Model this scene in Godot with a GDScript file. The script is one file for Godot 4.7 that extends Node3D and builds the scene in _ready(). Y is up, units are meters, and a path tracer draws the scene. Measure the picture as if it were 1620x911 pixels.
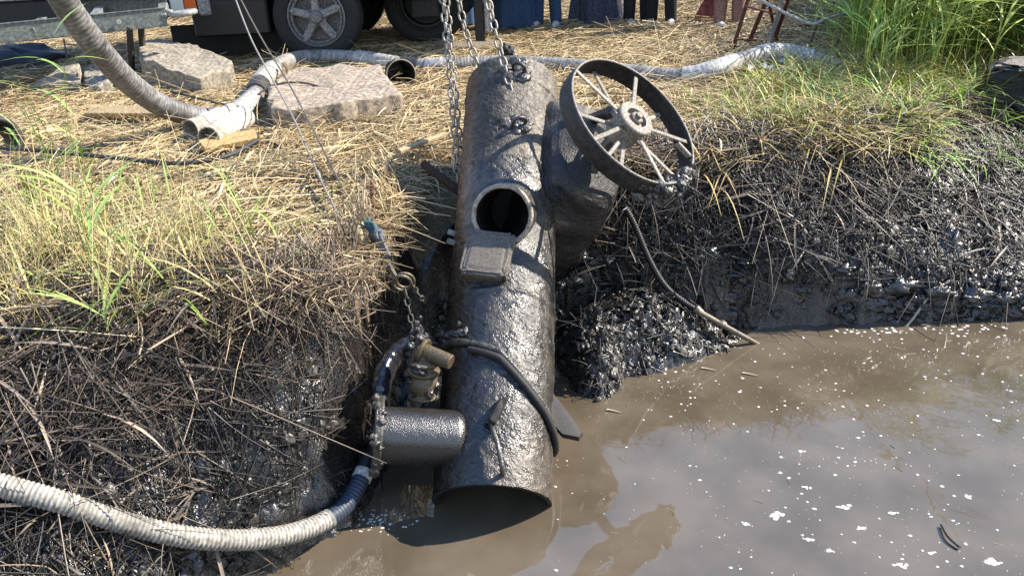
extends Node3D
# A tarred gate valve pipe with a spoked hand wheel is lifted on chains out of a muddy pit beside a straw covered bank.

const WATER_Y := -0.95
var rng := RandomNumberGenerator.new()
var noise := FastNoiseLite.new()
var noise_b := FastNoiseLite.new()
var M := {}


# ------------------------------------------------------------------ mesh helpers
class MB:
	var v := PackedVector3Array()
	var c := PackedColorArray()
	var uv := PackedVector2Array()
	var idx := PackedInt32Array()
	var col := Color.WHITE

	func vert(p: Vector3, q := Color(-1, 0, 0)) -> int:
		v.append(p)
		c.append(col if q.r < 0 else q)
		return v.size() - 1

	func tri(a: int, b: int, d: int) -> void:
		idx.append(a)
		idx.append(b)
		idx.append(d)

	func face(pts: Array, centre: Vector3) -> void:   # a flat polygon that faces away from centre
		var n := Vector3.ZERO
		var mid := Vector3.ZERO
		for i in pts.size():
			mid += pts[i] / pts.size()
		for i in pts.size():
			var p: Vector3 = pts[i] - mid
			var q: Vector3 = pts[(i + 1) % pts.size()] - mid
			n += q.cross(p)
		var k := []
		for p in pts:
			k.append(vert(p))
		if n.dot(mid - centre) < 0:
			k.reverse()
		for i in range(1, k.size() - 1):
			tri(k[0], k[i], k[i + 1])

	func mesh(into: ArrayMesh = null) -> ArrayMesh:
		var n := PackedVector3Array()
		n.resize(v.size())
		for i in range(0, idx.size(), 3):
			var a := idx[i]
			var b := idx[i + 1]
			var d := idx[i + 2]
			var f := (v[d] - v[a]).cross(v[b] - v[a])
			n[a] += f
			n[b] += f
			n[d] += f
		for i in n.size():
			n[i] = n[i].normalized() if n[i].length_squared() > 1e-20 else Vector3.UP
		var m := into if into else ArrayMesh.new()
		if idx.is_empty():
			return m
		var a := []
		a.resize(Mesh.ARRAY_MAX)
		a[Mesh.ARRAY_VERTEX] = v
		a[Mesh.ARRAY_NORMAL] = n
		a[Mesh.ARRAY_COLOR] = c
		if uv.size() == v.size():
			a[Mesh.ARRAY_TEX_UV] = uv
		a[Mesh.ARRAY_INDEX] = idx
		m.add_surface_from_arrays(Mesh.PRIMITIVE_TRIANGLES, a)
		return m


func mat(called: String, lin: Color, rough: float, opt := {}) -> StandardMaterial3D:
	var m := StandardMaterial3D.new()
	m.resource_name = called
	m.albedo_color = lin.linear_to_srgb()
	m.roughness = rough
	m.vertex_color_use_as_albedo = true
	for k in opt:
		m.set(k, opt[k])
	M[called] = m
	return m


func ntex(freq: float, oct: int, normal := false, bump := 4.0, lo := Color.BLACK, hi := Color.WHITE, size := 512, kind := FastNoiseLite.TYPE_SIMPLEX_SMOOTH) -> NoiseTexture2D:
	var f := FastNoiseLite.new()
	f.noise_type = kind
	f.frequency = freq
	f.fractal_octaves = oct
	f.seed = int(freq * 10000) + oct
	var t := NoiseTexture2D.new()
	t.width = size
	t.height = size
	t.seamless = true
	t.noise = f
	if normal:
		t.as_normal_map = true
		t.bump_strength = bump
	else:
		var g := Gradient.new()
		g.offsets = PackedFloat32Array([0.2, 0.8])
		g.colors = PackedColorArray([lo, hi])
		t.color_ramp = g
	return t


func triplanar(m: StandardMaterial3D, scale: float, albedo: Texture2D, bump: Texture2D, strength := 1.0, rough: Texture2D = null) -> void:
	m.uv1_triplanar = true
	m.uv1_scale = Vector3.ONE * scale
	if albedo:
		m.albedo_texture = albedo
	if bump:
		m.normal_enabled = true
		m.normal_texture = bump
		m.normal_scale = strength
	if rough:
		m.roughness_texture = rough


func tag(o: Node, label := "", category := "", group := "", kind := "") -> Node:
	if label:
		o.set_meta("label", label)
	if category:
		o.set_meta("category", category)
	if group:
		o.set_meta("group", group)
	if kind:
		o.set_meta("kind", kind)
	return o


func base(called: String, at := Transform3D(), parent: Node = self) -> Node3D:
	var o := Node3D.new()
	o.name = called
	o.transform = at
	parent.add_child(o, true)
	return o


func obj(called: String, mb: MB, m: Material, parent: Node = self) -> MeshInstance3D:
	return put(called, mb.mesh(), m, parent)


func put(called: String, mesh: Mesh, m: Material, parent: Node = self) -> MeshInstance3D:
	var o := MeshInstance3D.new()
	o.name = called
	o.mesh = mesh
	if m:
		o.material_override = m
	parent.add_child(o, true)
	return o


func xf(at: Vector3, y_axis: Vector3, front := Vector3(0, 0, 1)) -> Transform3D:
	var y := y_axis.normalized()
	var z := (front - y * front.dot(y))
	if z.length() < 1e-4:
		z = Vector3(1, 0, 0) - y * y.x
	z = z.normalized()
	return Transform3D(Basis(y.cross(z), y, z), at)


func box(mb: MB, t: Transform3D, size: Vector3, bev := 0.006) -> void:
	var h := size / 2
	var b := minf(bev, minf(h.x, minf(h.y, h.z)) * 0.6)
	var o := t.origin
	var P := func(s: Vector3, full: int) -> Vector3:
		var q := Vector3(s.x * (h.x - b), s.y * (h.y - b), s.z * (h.z - b))
		q[full] = s[full] * h[full]
		return t * q
	for a in 3:
		var e := (a + 1) % 3
		var f := (a + 2) % 3
		for s in [-1.0, 1.0]:
			var pts := []
			for w in [[-1, -1], [1, -1], [1, 1], [-1, 1]]:
				var q := Vector3.ZERO
				q[a] = s
				q[e] = w[0]
				q[f] = w[1]
				pts.append(P.call(q, a))
			mb.face(pts, o)
		for s in [[-1, -1], [1, -1], [1, 1], [-1, 1]]:
			var pts := []
			for w in [[-1, e], [1, e], [1, f], [-1, f]]:
				var q := Vector3.ZERO
				q[a] = w[0]
				q[e] = s[0]
				q[f] = s[1]
				pts.append(P.call(q, w[1]))
			mb.face(pts, o)
	for x in [-1, 1]:
		for y in [-1, 1]:
			for z in [-1, 1]:
				var s := Vector3(x, y, z)
				mb.face([P.call(s, 0), P.call(s, 1), P.call(s, 2)], o)


func beam(mb: MB, a: Vector3, b: Vector3, w: float, d: float, front := Vector3(0, 0, 1), bev := 0.005) -> void:
	box(mb, xf((a + b) / 2, b - a, front), Vector3(w, (b - a).length(), d), bev)


func smooth_path(pts: Array, step: float) -> PackedVector3Array:
	var c := Curve3D.new()
	c.bake_interval = step
	for i in pts.size():
		var p: Vector3 = pts[i]
		var before: Vector3 = pts[maxi(i - 1, 0)]
		var after: Vector3 = pts[mini(i + 1, pts.size() - 1)]
		var d := (after - before).normalized()
		c.add_point(p, -d * p.distance_to(before) / 3, d * p.distance_to(after) / 3)
	var n := maxi(2, int(c.get_baked_length() / step))
	var out := PackedVector3Array()
	for i in n + 1:
		out.append(c.sample_baked(c.get_baked_length() * i / n, true))
	return out


func tube(mb: MB, pts: PackedVector3Array, r: float, sides := 8, opt := {}) -> void:   # opt: radii (Array), closed, colors (Array), flat
	var n := pts.size()
	var closed: bool = opt.get("closed", false)
	var radii: Array = opt.get("radii", [])
	var colors: Array = opt.get("colors", [])
	var squash: float = opt.get("squash", 1.0)
	var t0 := (pts[1] - pts[0]).normalized()
	var nn := t0.cross(Vector3.UP if absf(t0.y) < 0.9 else Vector3.RIGHT).normalized()
	if opt.has("side"):
		nn = (opt.side - t0 * t0.dot(opt.side)).normalized()
	var first := mb.v.size()
	for i in n:
		var t: Vector3
		if closed:
			t = (pts[(i + 1) % n] - pts[(i + n - 1) % n]).normalized()
		else:
			t = (pts[mini(i + 1, n - 1)] - pts[maxi(i - 1, 0)]).normalized()
		nn = (nn - t * nn.dot(t)).normalized()
		var bb := t.cross(nn)
		var rr: float = radii[i] if radii else r
		for j in sides:
			var a := TAU * j / sides
			mb.vert(pts[i] + (nn * cos(a) + bb * sin(a) * squash) * rr, colors[i] if colors else Color(-1, 0, 0))
	for i in (n if closed else n - 1):
		var i2 := (i + 1) % n
		for j in sides:
			var j2 := (j + 1) % sides
			var a := first + i * sides + j
			var b := first + i * sides + j2
			var c := first + i2 * sides + j
			var d := first + i2 * sides + j2
			mb.tri(a, c, b)
			mb.tri(b, c, d)
	if not closed and not opt.get("open", false):
		for e in [0, n - 1]:
			var ring := []
			for j in sides:
				ring.append(mb.v[first + e * sides + j])
			mb.face(ring, pts[1] if e == 0 else pts[n - 2])


func rod(mb: MB, a: Vector3, b: Vector3, r: float, sides := 8, r2 := -1.0) -> void:
	tube(mb, PackedVector3Array([a, b]), r, sides, {"radii": [r, r if r2 < 0 else r2]})


func lathe(mb: MB, t: Transform3D, prof: Array, sides := 32, soft := false, arc := TAU) -> void:   # prof: Vector2(radius, height); outer walls run upwards
	var closed := is_equal_approx(arc, TAU)
	var cols := sides if closed else sides + 1
	var rings := []
	var ring := func(p: Vector2) -> int:
		var at := mb.v.size()
		for j in cols:
			var a := arc * j / sides
			mb.vert(t * Vector3(p.x * cos(a), p.y, p.x * sin(a)))
		return at
	var last := -1
	for i in prof.size() - 1:
		var A: int = last if soft and last >= 0 else ring.call(prof[i])
		var B: int = ring.call(prof[i + 1])
		last = B
		for j in (cols if closed else cols - 1):
			var j2 := (j + 1) % cols
			mb.tri(A + j, A + j2, B + j)
			mb.tri(A + j2, B + j2, B + j)


func cyl(mb: MB, a: Vector3, b: Vector3, r: float, sides := 20, bev := 0.004) -> void:
	var L := (b - a).length()
	lathe(mb, xf(a, b - a), [Vector2(0, 0), Vector2(r - bev, 0), Vector2(r, bev), Vector2(r, L - bev), Vector2(r - bev, L), Vector2(0, L)], sides)


func blob(mb: MB, at: Vector3, size: Vector3, rough := 0.25, seed_ := 0, rows := 8, cols := 12, freq := 4.5, square := 1.0, turn := Basis()) -> void:   # an uneven lump
	var first := mb.v.size()
	for i in rows + 1:
		var p := PI * i / rows
		for j in cols:
			var a := TAU * j / cols
			var d := Vector3(sin(p) * cos(a), cos(p), sin(p) * sin(a))
			var k := 1.0 + rough * noise.get_noise_3d(d.x * freq + seed_ * 31.7, d.y * freq, d.z * freq) * 1.4
			mb.vert(at + turn * (Vector3(signf(d.x) * pow(absf(d.x), square), signf(d.y) * pow(absf(d.y), square), signf(d.z) * pow(absf(d.z), square)) * size * k))
	for i in rows:
		for j in cols:
			var j2 := (j + 1) % cols
			var a := first + i * cols + j
			var b := first + i * cols + j2
			mb.tri(a, b, a + cols)
			mb.tri(b, b + cols, a + cols)


# ------------------------------------------------------------------ the lie of the land
const SHORE := [Vector2(-9, -0.6), Vector2(-2.6, -1.0), Vector2(-2.2, -1.25), Vector2(-1.77, -1.7), Vector2(-1.35, -2.3), Vector2(-1.03, -2.64), Vector2(-0.78, -2.9), Vector2(-0.68, -3.05), Vector2(-0.6, -3.6), Vector2(-0.42, -4.0), Vector2(-0.3, -4.2), Vector2(0.0, -4.3), Vector2(0.3, -4.5), Vector2(0.7, -4.55), Vector2(1.02, -4.5), Vector2(1.37, -4.5), Vector2(1.84, -4.5), Vector2(3.03, -4.44), Vector2(4.5, -4.4), Vector2(9, -4.0)]
const LIP := [Vector2(-9, -3.1), Vector2(-2.2, -3.15), Vector2(-1.6, -3.15), Vector2(-1.1, -3.3), Vector2(-0.82, -3.38), Vector2(-0.74, -3.5), Vector2(-0.67, -4.1), Vector2(-0.5, -4.5), Vector2(-0.36, -4.66), Vector2(-0.1, -4.85), Vector2(0.2, -4.95), Vector2(0.7, -5.0), Vector2(1.0, -5.05), Vector2(1.3, -5.15), Vector2(2.3, -5.3), Vector2(3.1, -5.85), Vector2(3.8, -6.1), Vector2(9, -6.6)]
const CUT := [Vector2(-9, 0.04), Vector2(-1.0, 0.08), Vector2(-0.72, 0.08), Vector2(-0.55, 0.08), Vector2(0.1, 0.1), Vector2(0.4, 0.42), Vector2(1.05, 0.42), Vector2(1.6, 0.38), Vector2(1.9, 0.3), Vector2(2.4, 0.14), Vector2(3.2, 0.07), Vector2(9, 0.05)]
const BEND := [Vector2(-9, 0.7), Vector2(-1.0, 0.75), Vector2(-0.84, 1.0), Vector2(-0.74, 1.6), Vector2(-0.66, 3.5), Vector2(-0.3, 4.5), Vector2(0.1, 3.5), Vector2(0.4, 1.4), Vector2(0.85, 1.0), Vector2(1.1, 0.9), Vector2(1.6, 0.75), Vector2(9, 0.9)]
const PIPE_FOOT := Vector3(-0.137, -0.916, -2.978)
const PIPE_HEAD := Vector3(0.074, 0.540, -5.069)


func table(t: Array, x: float) -> float:
	if x <= t[0].x:
		return t[0].y
	for i in range(1, t.size()):
		if x < t[i].x:
			var f: float = (x - t[i - 1].x) / (t[i].x - t[i - 1].x)
			return lerpf(t[i - 1].y, t[i].y, f)
	return t[t.size() - 1].y


func slope_at(x: float, z: float) -> float:   # 0 at the water's edge, 1 at the lip of the bank, more beyond it
	return (table(SHORE, x) - z) / maxf(table(SHORE, x) - table(LIP, x), 0.05)


func land(x: float, z: float) -> float:
	var zs := table(SHORE, x) + 0.05 * noise.get_noise_2d(x * 9.0, 40.0) + 0.03 * noise.get_noise_2d(x * 40.0, 80.0)
	var zl := table(LIP, x) + 0.08 * noise.get_noise_2d(x * 7.0, 10.0)
	var d := z - zs
	var y: float
	if d > 0:
		y = WATER_Y - 0.02 - minf(d * 0.5, 0.5)
		if z > 0.2:
			y = maxf(y, minf(WATER_Y - 0.4 + (z - 0.2) * 0.9, 0.0))
	else:
		var c := table(CUT, x)
		var t := clampf(-d / maxf(zs - zl, 0.05), 0.0, 1.0)
		var e := pow(t, table(BEND, x))
		y = WATER_Y + c * smoothstep(0.0, 0.07, -d) + (-WATER_Y - c) * lerpf(e, smoothstep(0.0, 1.0, e), 0.4)
	# the heap of mud beside the pipe, and a spur of it along the pipe's right side
	var m := Vector2((x - 0.66) / 0.36, (z + 4.28) / 0.22).length_squared()
	var m2 := Vector2((x - 0.42) / 0.16, (z + 4.02) / 0.3).length_squared()
	var m3 := Vector2((x - 0.95) / 0.5, (z + 4.42) / 0.2).length_squared()
	y = maxf(y, WATER_Y - 0.16 + 0.40 * exp(-m * 0.9) + 0.3 * exp(-m2 * 1.1) + 0.22 * exp(-m3))
	# the trench in which the pipe hangs
	var f := (PIPE_FOOT.z - z) / (PIPE_FOOT.z - PIPE_HEAD.z)
	if f > -0.1 and f < 1.2:
		var ax := lerpf(PIPE_FOOT.x, PIPE_HEAD.x, f)
		var ay := lerpf(PIPE_FOOT.y, PIPE_HEAD.y, f)
		var w := 1.0 - (smoothstep(0.30, 0.42, x - ax) if x > ax else smoothstep(0.44 + 0.1 * f, 0.55 + 0.12 * f, ax - x))
		var floor_y := maxf(ay - 0.5, WATER_Y - 0.25)
		if y > floor_y:
			y = lerpf(y, floor_y, w)
	return y


func height(x: float, z: float) -> float:
	var y := land(x, z)
	if y < WATER_Y - 0.03:
		return y
	var s := slope_at(x, z)
	var wild := clampf(1.3 - s, 0.12, 1.0) if s < 1.3 else 0.12
	y += wild * (0.07 * noise.get_noise_2d(x * 14.0, z * 14.0) - 0.055 * absf(noise_b.get_noise_2d(x * 46.0, z * 46.0)) + 0.028 * noise_b.get_noise_2d(x * 110.0, z * 110.0))
	y += 0.05 * noise.get_noise_2d(x * 5.0 + 50.0, z * 5.0)
	return y


func on_land(x: float, z: float, up := 0.0) -> Vector3:
	return Vector3(x, height(x, z) + up, z)


func lay(p: Vector3, up := 0.0) -> Vector3:
	return on_land(p.x, p.z, up)


func slope_normal(x: float, z: float) -> Vector3:
	var e := 0.06
	return Vector3(land(x - e, z) - land(x + e, z), 2 * e, land(x, z - e) - land(x, z + e)).normalized()


func muddy(x: float, z: float) -> float:   # 1 wet mud, 0 dry straw ground
	var s := slope_at(x, z) + 0.22 * noise.get_noise_2d(x * 11.0, z * 11.0)
	return 1.0 - smoothstep(0.8, 1.05, s)


func axis_steps(lo: float, hi: float, step: float, far_lo: float, far_hi: float) -> PackedFloat32Array:
	var out := PackedFloat32Array()
	var v := lo
	var s := step
	while v > far_lo:
		s *= 1.14
		v -= s
		out.append(v)
	out.reverse()
	v = lo
	while v < hi:
		out.append(v)
		v += step
	s = step
	while v < far_hi:
		out.append(v)
		s *= 1.14
		v += s
	return out


func build_land() -> void:
	var xs := axis_steps(-2.7, 4.0, 0.016, -120.0, 120.0)
	var zs := axis_steps(-6.0, -1.7, 0.016, -160.0, 30.0)
	var pts := PackedVector3Array()
	var wet := PackedFloat32Array()
	for z in zs:
		for x in xs:
			pts.append(Vector3(x, height(x, z), z))
			wet.append(muddy(x, z))
	var nx := xs.size()
	var soil := MB.new()
	var mud := MB.new()
	for part in 2:
		var mb: MB = [soil, mud][part]
		var at := PackedInt32Array()
		at.resize(pts.size())
		at.fill(-1)
		for r in zs.size() - 1:
			for q in nx - 1:
				var a := r * nx + q
				if (wet[a] > 0.5) != (part == 1):
					continue
				var k := [a, a + 1, a + nx, a + nx + 1]
				for i in 4:
					var w: int = k[i]
					if at[w] < 0:
						var p := pts[w]
						var f := 0.5 + 0.5 * noise.get_noise_2d(p.x * 22.0, p.z * 22.0)
						var g := 0.5 + 0.5 * noise_b.get_noise_2d(p.x * 90.0, p.z * 90.0)
						var col: Color
						if part == 1:
							col = Color(0.014, 0.012, 0.011).lerp(Color(0.055, 0.045, 0.036), f * g)
						else:
							col = Color(0.10, 0.07, 0.04).lerp(Color(0.34, 0.25, 0.13), g * 0.7 + f * 0.3)
						at[w] = mb.vert(p, col)
					k[i] = at[w]
				mb.tri(k[0], k[1], k[2])
				mb.tri(k[1], k[3], k[2])
	tag(obj("ground", soil, M.soil), "flat ground above the pit, trodden and covered in dry cut straw", "ground", "", "structure")
	tag(obj("mud_bank", mud, M.mud), "black oily mud bank that slopes from the straw down to the water", "bank", "", "structure")


# ------------------------------------------------------------------ straw, grass, reeds
func stalk(mb: MB, a: Vector3, dir: Vector3, length: float, w: float, bend: Vector3, segs: int, col: Color) -> void:   # a thin three sided stem that tapers
	var pts := PackedVector3Array()
	var radii := []
	var at := rng.randf_range(0.2, 0.8)
	var kink := Vector3(rng.randfn(0.0, 0.3), rng.randfn(-0.05, 0.12), rng.randfn(0.0, 0.3)) * length * (1.0 if rng.randf() < 0.6 else 0.0)
	for i in segs + 1:
		var t := float(i) / segs
		pts.append(a + dir * length * t + bend * t * t + kink * maxf(0.0, t - at))
		radii.append(w * (1.0 - 0.6 * t))
	mb.col = col
	tube(mb, pts, w, 3, {"radii": radii, "open": true})


func blade(mb: MB, a: Vector3, dir: Vector3, length: float, w: float, bend: Vector3, segs: int, col: Color) -> void:   # a flat leaf with a fold along the middle
	var side := dir.cross(bend if bend.length() > 0.01 else Vector3(0.3, 0, 1)).normalized()
	if side.length() < 0.1:
		side = Vector3.RIGHT
	mb.col = col
	var first := mb.v.size()
	for i in segs + 1:
		var t := float(i) / segs
		var p := a + dir * length * t + bend * t * t
		var ww := w * (0.35 + 1.3 * t) if t < 0.5 else w * 2.0 * (1.0 - t) + 0.0004
		var n := side.cross(dir).normalized()
		mb.vert(p - side * ww)
		mb.vert(p + n * ww * 0.35)
		mb.vert(p + side * ww)
	for i in segs:
		for j in 2:
			var k := first + i * 3 + j
			mb.tri(k, k + 3, k + 1)
			mb.tri(k + 1, k + 3, k + 4)


func clump(kind: String, seed_: int) -> ArrayMesh:
	rng.seed = seed_
	var mb := MB.new()
	match kind:
		"lying":
			for i in 16:
				var yaw := rng.randf() * TAU
				var d := Vector3(cos(yaw), rng.randf_range(-0.12, 0.28), sin(yaw)).normalized()
				var L := rng.randf_range(0.12, 0.34)
				var at := Vector3(rng.randf_range(-0.17, 0.17), rng.randf_range(-0.005, 0.045), rng.randf_range(-0.17, 0.17)) - d * L * 0.5
				var g: float = [0.35, 0.75, 1.0, 1.25][rng.randi() % 4] * rng.randf_range(0.85, 1.1)
				stalk(mb, at, d, L, rng.randf_range(0.0017, 0.0046), Vector3(rng.randf_range(-0.12, 0.12), rng.randf_range(-0.06, 0.01), rng.randf_range(-0.12, 0.12)), 4, Color(g, g * rng.randf_range(0.9, 1.03), g * rng.randf_range(0.75, 1.05)))
		"combed":
			for i in 15:
				var yaw := rng.randfn(0.0, 0.75)
				var d := Vector3(sin(yaw), rng.randf_range(-0.10, 0.22), cos(yaw)).normalized()
				var L := rng.randf_range(0.12, 0.42)
				var at := Vector3(rng.randf_range(-0.17, 0.17), rng.randf_range(-0.01, 0.04), rng.randf_range(-0.17, 0.17)) - d * L * 0.5
				var g: float = [0.25, 0.55, 1.2, 2.1][rng.randi() % 4] * rng.randf_range(0.8, 1.2)
				stalk(mb, at, d, L, rng.randf_range(0.0016, 0.0046), Vector3(rng.randf_range(-0.09, 0.09), rng.randf_range(-0.07, 0.02), rng.randf_range(-0.08, 0.08)), 4, Color(g, g * rng.randf_range(0.88, 1.0), g * rng.randf_range(0.78, 1.0)))
		"tuft":
			for i in 13:
				var yaw := rng.randf() * TAU
				var d := Vector3(cos(yaw) * rng.randf_range(0.02, 0.42), 1.0, sin(yaw) * rng.randf_range(0.02, 0.42)).normalized()
				var L := rng.randf_range(0.25, 0.62)
				var at := Vector3(rng.randf_range(-0.09, 0.09), -0.02, rng.randf_range(-0.09, 0.09))
				var g := rng.randf_range(0.6, 1.25)
				stalk(mb, at, d, L, rng.randf_range(0.0016, 0.0036), Vector3(d.x * 0.3 * L, -0.18 * L * rng.randf(), d.z * 0.3 * L), 4, Color(g, g, g * rng.randf_range(0.6, 1.1)))
			for i in 6:
				var yaw := rng.randf() * TAU
				var d := Vector3(cos(yaw) * 0.35, 1.0, sin(yaw) * 0.35).normalized()
				var L := rng.randf_range(0.18, 0.42)
				var g := rng.randf_range(0.7, 1.3)
				blade(mb, Vector3(rng.randf_range(-0.08, 0.08), 0, rng.randf_range(-0.08, 0.08)), d, L, rng.randf_range(0.003, 0.006), Vector3(cos(yaw), -0.9, sin(yaw)) * L * rng.randf_range(0.2, 0.5), 5, Color(g * 0.9, g, g * 0.6))
		"arching":
			for i in 22:
				var yaw := rng.randf() * TAU
				var lean := rng.randf_range(0.15, 0.9)
				var d := Vector3(cos(yaw) * lean, 1.0, sin(yaw) * lean).normalized()
				var L := rng.randf_range(0.18, 0.46)
				var g := rng.randf_range(0.6, 1.3)
				blade(mb, Vector3(rng.randf_range(-0.1, 0.1), -0.01, rng.randf_range(-0.1, 0.1)), d, L, rng.randf_range(0.002, 0.0048), Vector3(cos(yaw) * 0.6, -0.8, sin(yaw) * 0.6) * L * rng.randf_range(0.3, 0.9), 5, Color(g, g * rng.randf_range(0.85, 1.05), g * rng.randf_range(0.5, 1.0)))
		"reed":
			for i in 9:
				var yaw := rng.randf() * TAU
				var d := Vector3(cos(yaw) * 0.14, 1.0, sin(yaw) * 0.14).normalized()
				var L := rng.randf_range(0.7, 1.5)
				var at := Vector3(rng.randf_range(-0.2, 0.2), 0, rng.randf_range(-0.2, 0.2))
				var g := rng.randf_range(0.7, 1.2)
				stalk(mb, at, d, L, 0.0035, Vector3(0.18, -0.06, 0.05) * L, 4, Color(g * 0.9, g * 0.95, g * 0.6))
				for j in 6:
					var t := rng.randf_range(0.12, 0.98)
					var yaw2 := rng.randf_range(-1.3, 1.3)
					var ld := Vector3(cos(yaw2) * 0.6, 0.9, sin(yaw2) * 0.6).normalized()
					var LL := rng.randf_range(0.35, 0.62)
					var gg := rng.randf_range(0.6, 1.25)
					blade(mb, at + d * L * t + Vector3(0.18, -0.06, 0.05) * L * t * t, ld, LL, rng.randf_range(0.006, 0.011), Vector3(cos(yaw2), -1.1, sin(yaw2)) * LL * rng.randf_range(0.35, 0.7), 6, Color(gg * 0.95, gg, gg * 0.8))
		"sprawl":
			for i in 5:
				var yaw := rng.randf() * TAU
				var d := Vector3(cos(yaw), rng.randf_range(-0.05, 0.5), sin(yaw)).normalized()
				var L := rng.randf_range(0.3, 0.7)
				var g := rng.randf_range(0.7, 1.5)
				stalk(mb, Vector3(rng.randf_range(-0.2, 0.2), rng.randf_range(0.0, 0.05), rng.randf_range(-0.2, 0.2)) - d * L * 0.3, d, L, rng.randf_range(0.0022, 0.005), Vector3(rng.randf_range(-0.3, 0.3), -0.25 * d.y - rng.randf() * 0.12, rng.randf_range(-0.3, 0.3)) * L, 6, Color(g, g * 0.97, g * rng.randf_range(0.8, 1.0)))
			for i in 3:
				var yaw := rng.randf() * TAU
				var d := Vector3(cos(yaw), rng.randf_range(0.1, 0.6), sin(yaw)).normalized()
				var g := rng.randf_range(0.8, 1.4)
				blade(mb, Vector3(rng.randf_range(-0.2, 0.2), 0.02, rng.randf_range(-0.2, 0.2)), d, rng.randf_range(0.15, 0.3), rng.randf_range(0.004, 0.008), Vector3(rng.randf_range(-0.1, 0.1), -0.1, rng.randf_range(-0.1, 0.1)), 5, Color(g, g * 0.97, g * 0.85))
		"clod":
			for i in 9:
				var g := rng.randf_range(0.5, 1.8)
				mb.col = Color(g, g, g)
				blob(mb, Vector3(rng.randf_range(-0.08, 0.08), rng.randf_range(-0.008, 0.012), rng.randf_range(-0.08, 0.08)), Vector3(rng.randf_range(0.005, 0.03), rng.randf_range(0.003, 0.008), rng.randf_range(0.005, 0.03)), 1.0, rng.randi() % 50, 6, 8, 9.0)
			for i in 16:
				var yaw := rng.randf() * TAU
				var d := Vector3(cos(yaw), rng.randf_range(-0.2, 0.45), sin(yaw)).normalized()
				var g := pow(rng.randf(), 2.0) * 5.0 + 0.5
				stalk(mb, Vector3(rng.randf_range(-0.09, 0.09), 0.008, rng.randf_range(-0.09, 0.09)), d, rng.randf_range(0.03, 0.12), rng.randf_range(0.0016, 0.0042), Vector3(rng.randf_range(-0.03, 0.03), -0.02, rng.randf_range(-0.03, 0.03)), 3, Color(g, g * 0.95, g * 0.88))
	return mb.mesh()


# keep(x, z) gives how likely a clump stands there, tint(x, z) its colour
func scatter(called: String, label: String, kinds: Array, m: Material, count: int, area: Rect2, keep: Callable, tint: Callable, opt := {}) -> void:
	var root := base(called)
	tag(root, label, opt.get("category", "straw"), "", "stuff")
	for k in kinds.size():
		rng.seed = 1000 + k * 77 + called.hash() % 1000
		var where := []
		var tints := []
		for i in count / kinds.size():
			var x := area.position.x + rng.randf() * area.size.x
			var z := area.position.y + rng.randf() * area.size.y
			var p: float = keep.call(x, z)
			if rng.randf() > p:
				continue
			var y: float = height(x, z) + opt.get("up", 0.0) + rng.randf() * float(opt.get("pile", 0.0))
			if y < WATER_Y + 0.005:
				continue
			var n := slope_normal(x, z).lerp(Vector3.UP, opt.get("upright", 0.0)).normalized()
			var b: Basis
			if opt.get("downhill", false):
				var down := Vector3(n.x, 0, n.z)
				down = (down if down.length() > 0.05 else Vector3(0, 0, 1)).normalized()
				down = (down - n * n.dot(down)).normalized()
				b = Basis(n.cross(down), n, down) * Basis(Vector3.UP, rng.randfn(0.0, opt.get("spread", 0.6)))
			else:
				b = xf(Vector3.ZERO, n).basis * Basis(Vector3.UP, opt.get("yaw", 0.0) + rng.randf_range(-1, 1) * float(opt.get("yaw_spread", PI)))
			var s := rng.randf_range(0.75, 1.25) * float(opt.get("scale", 1.0))
			where.append(Transform3D(b.scaled_local(Vector3(s, s * (rng.randf_range(0.8, 1.2)), s)), Vector3(x, y, z)))
			var c: Color = tint.call(x, z)
			var g := rng.randf_range(0.75, 1.25)
			tints.append(Color(c.r * g, c.g * g, c.b * g))
		var mm := MultiMesh.new()
		mm.transform_format = MultiMesh.TRANSFORM_3D
		mm.use_colors = true
		mm.mesh = kinds[k]
		mm.instance_count = where.size()
		for i in where.size():
			mm.set_instance_transform(i, where[i])
			mm.set_instance_color(i, tints[i])
		var o := MultiMeshInstance3D.new()
		o.name = opt.get("part", "stalks")
		o.multimesh = mm
		o.material_override = m
		root.add_child(o, true)
		tag(o, "", "", "", "stuff")


func pit_clear(x: float, z: float) -> float:   # no straw inside the trench under the pipe
	var f := (PIPE_FOOT.z - z) / (PIPE_FOOT.z - PIPE_HEAD.z)
	if f < -0.1 or f > 1.05:
		return 1.0
	var off := x - lerpf(PIPE_FOOT.x, PIPE_HEAD.x, f)
	return smoothstep(0.28, 0.42, off) if off > 0 else smoothstep(0.44 + 0.1 * f, 0.56 + 0.12 * f, -off)


func pit_wide(x: float, z: float) -> float:   # keeps long stalks well clear of the trench
	var f := (PIPE_FOOT.z - z) / (PIPE_FOOT.z - PIPE_HEAD.z)
	if f < -0.25 or f > 1.2:
		return 1.0
	var off := x - lerpf(PIPE_FOOT.x, PIPE_HEAD.x, f)
	return smoothstep(0.5, 0.7, off) if off > 0 else smoothstep(1.0, 1.25, -off)


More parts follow.
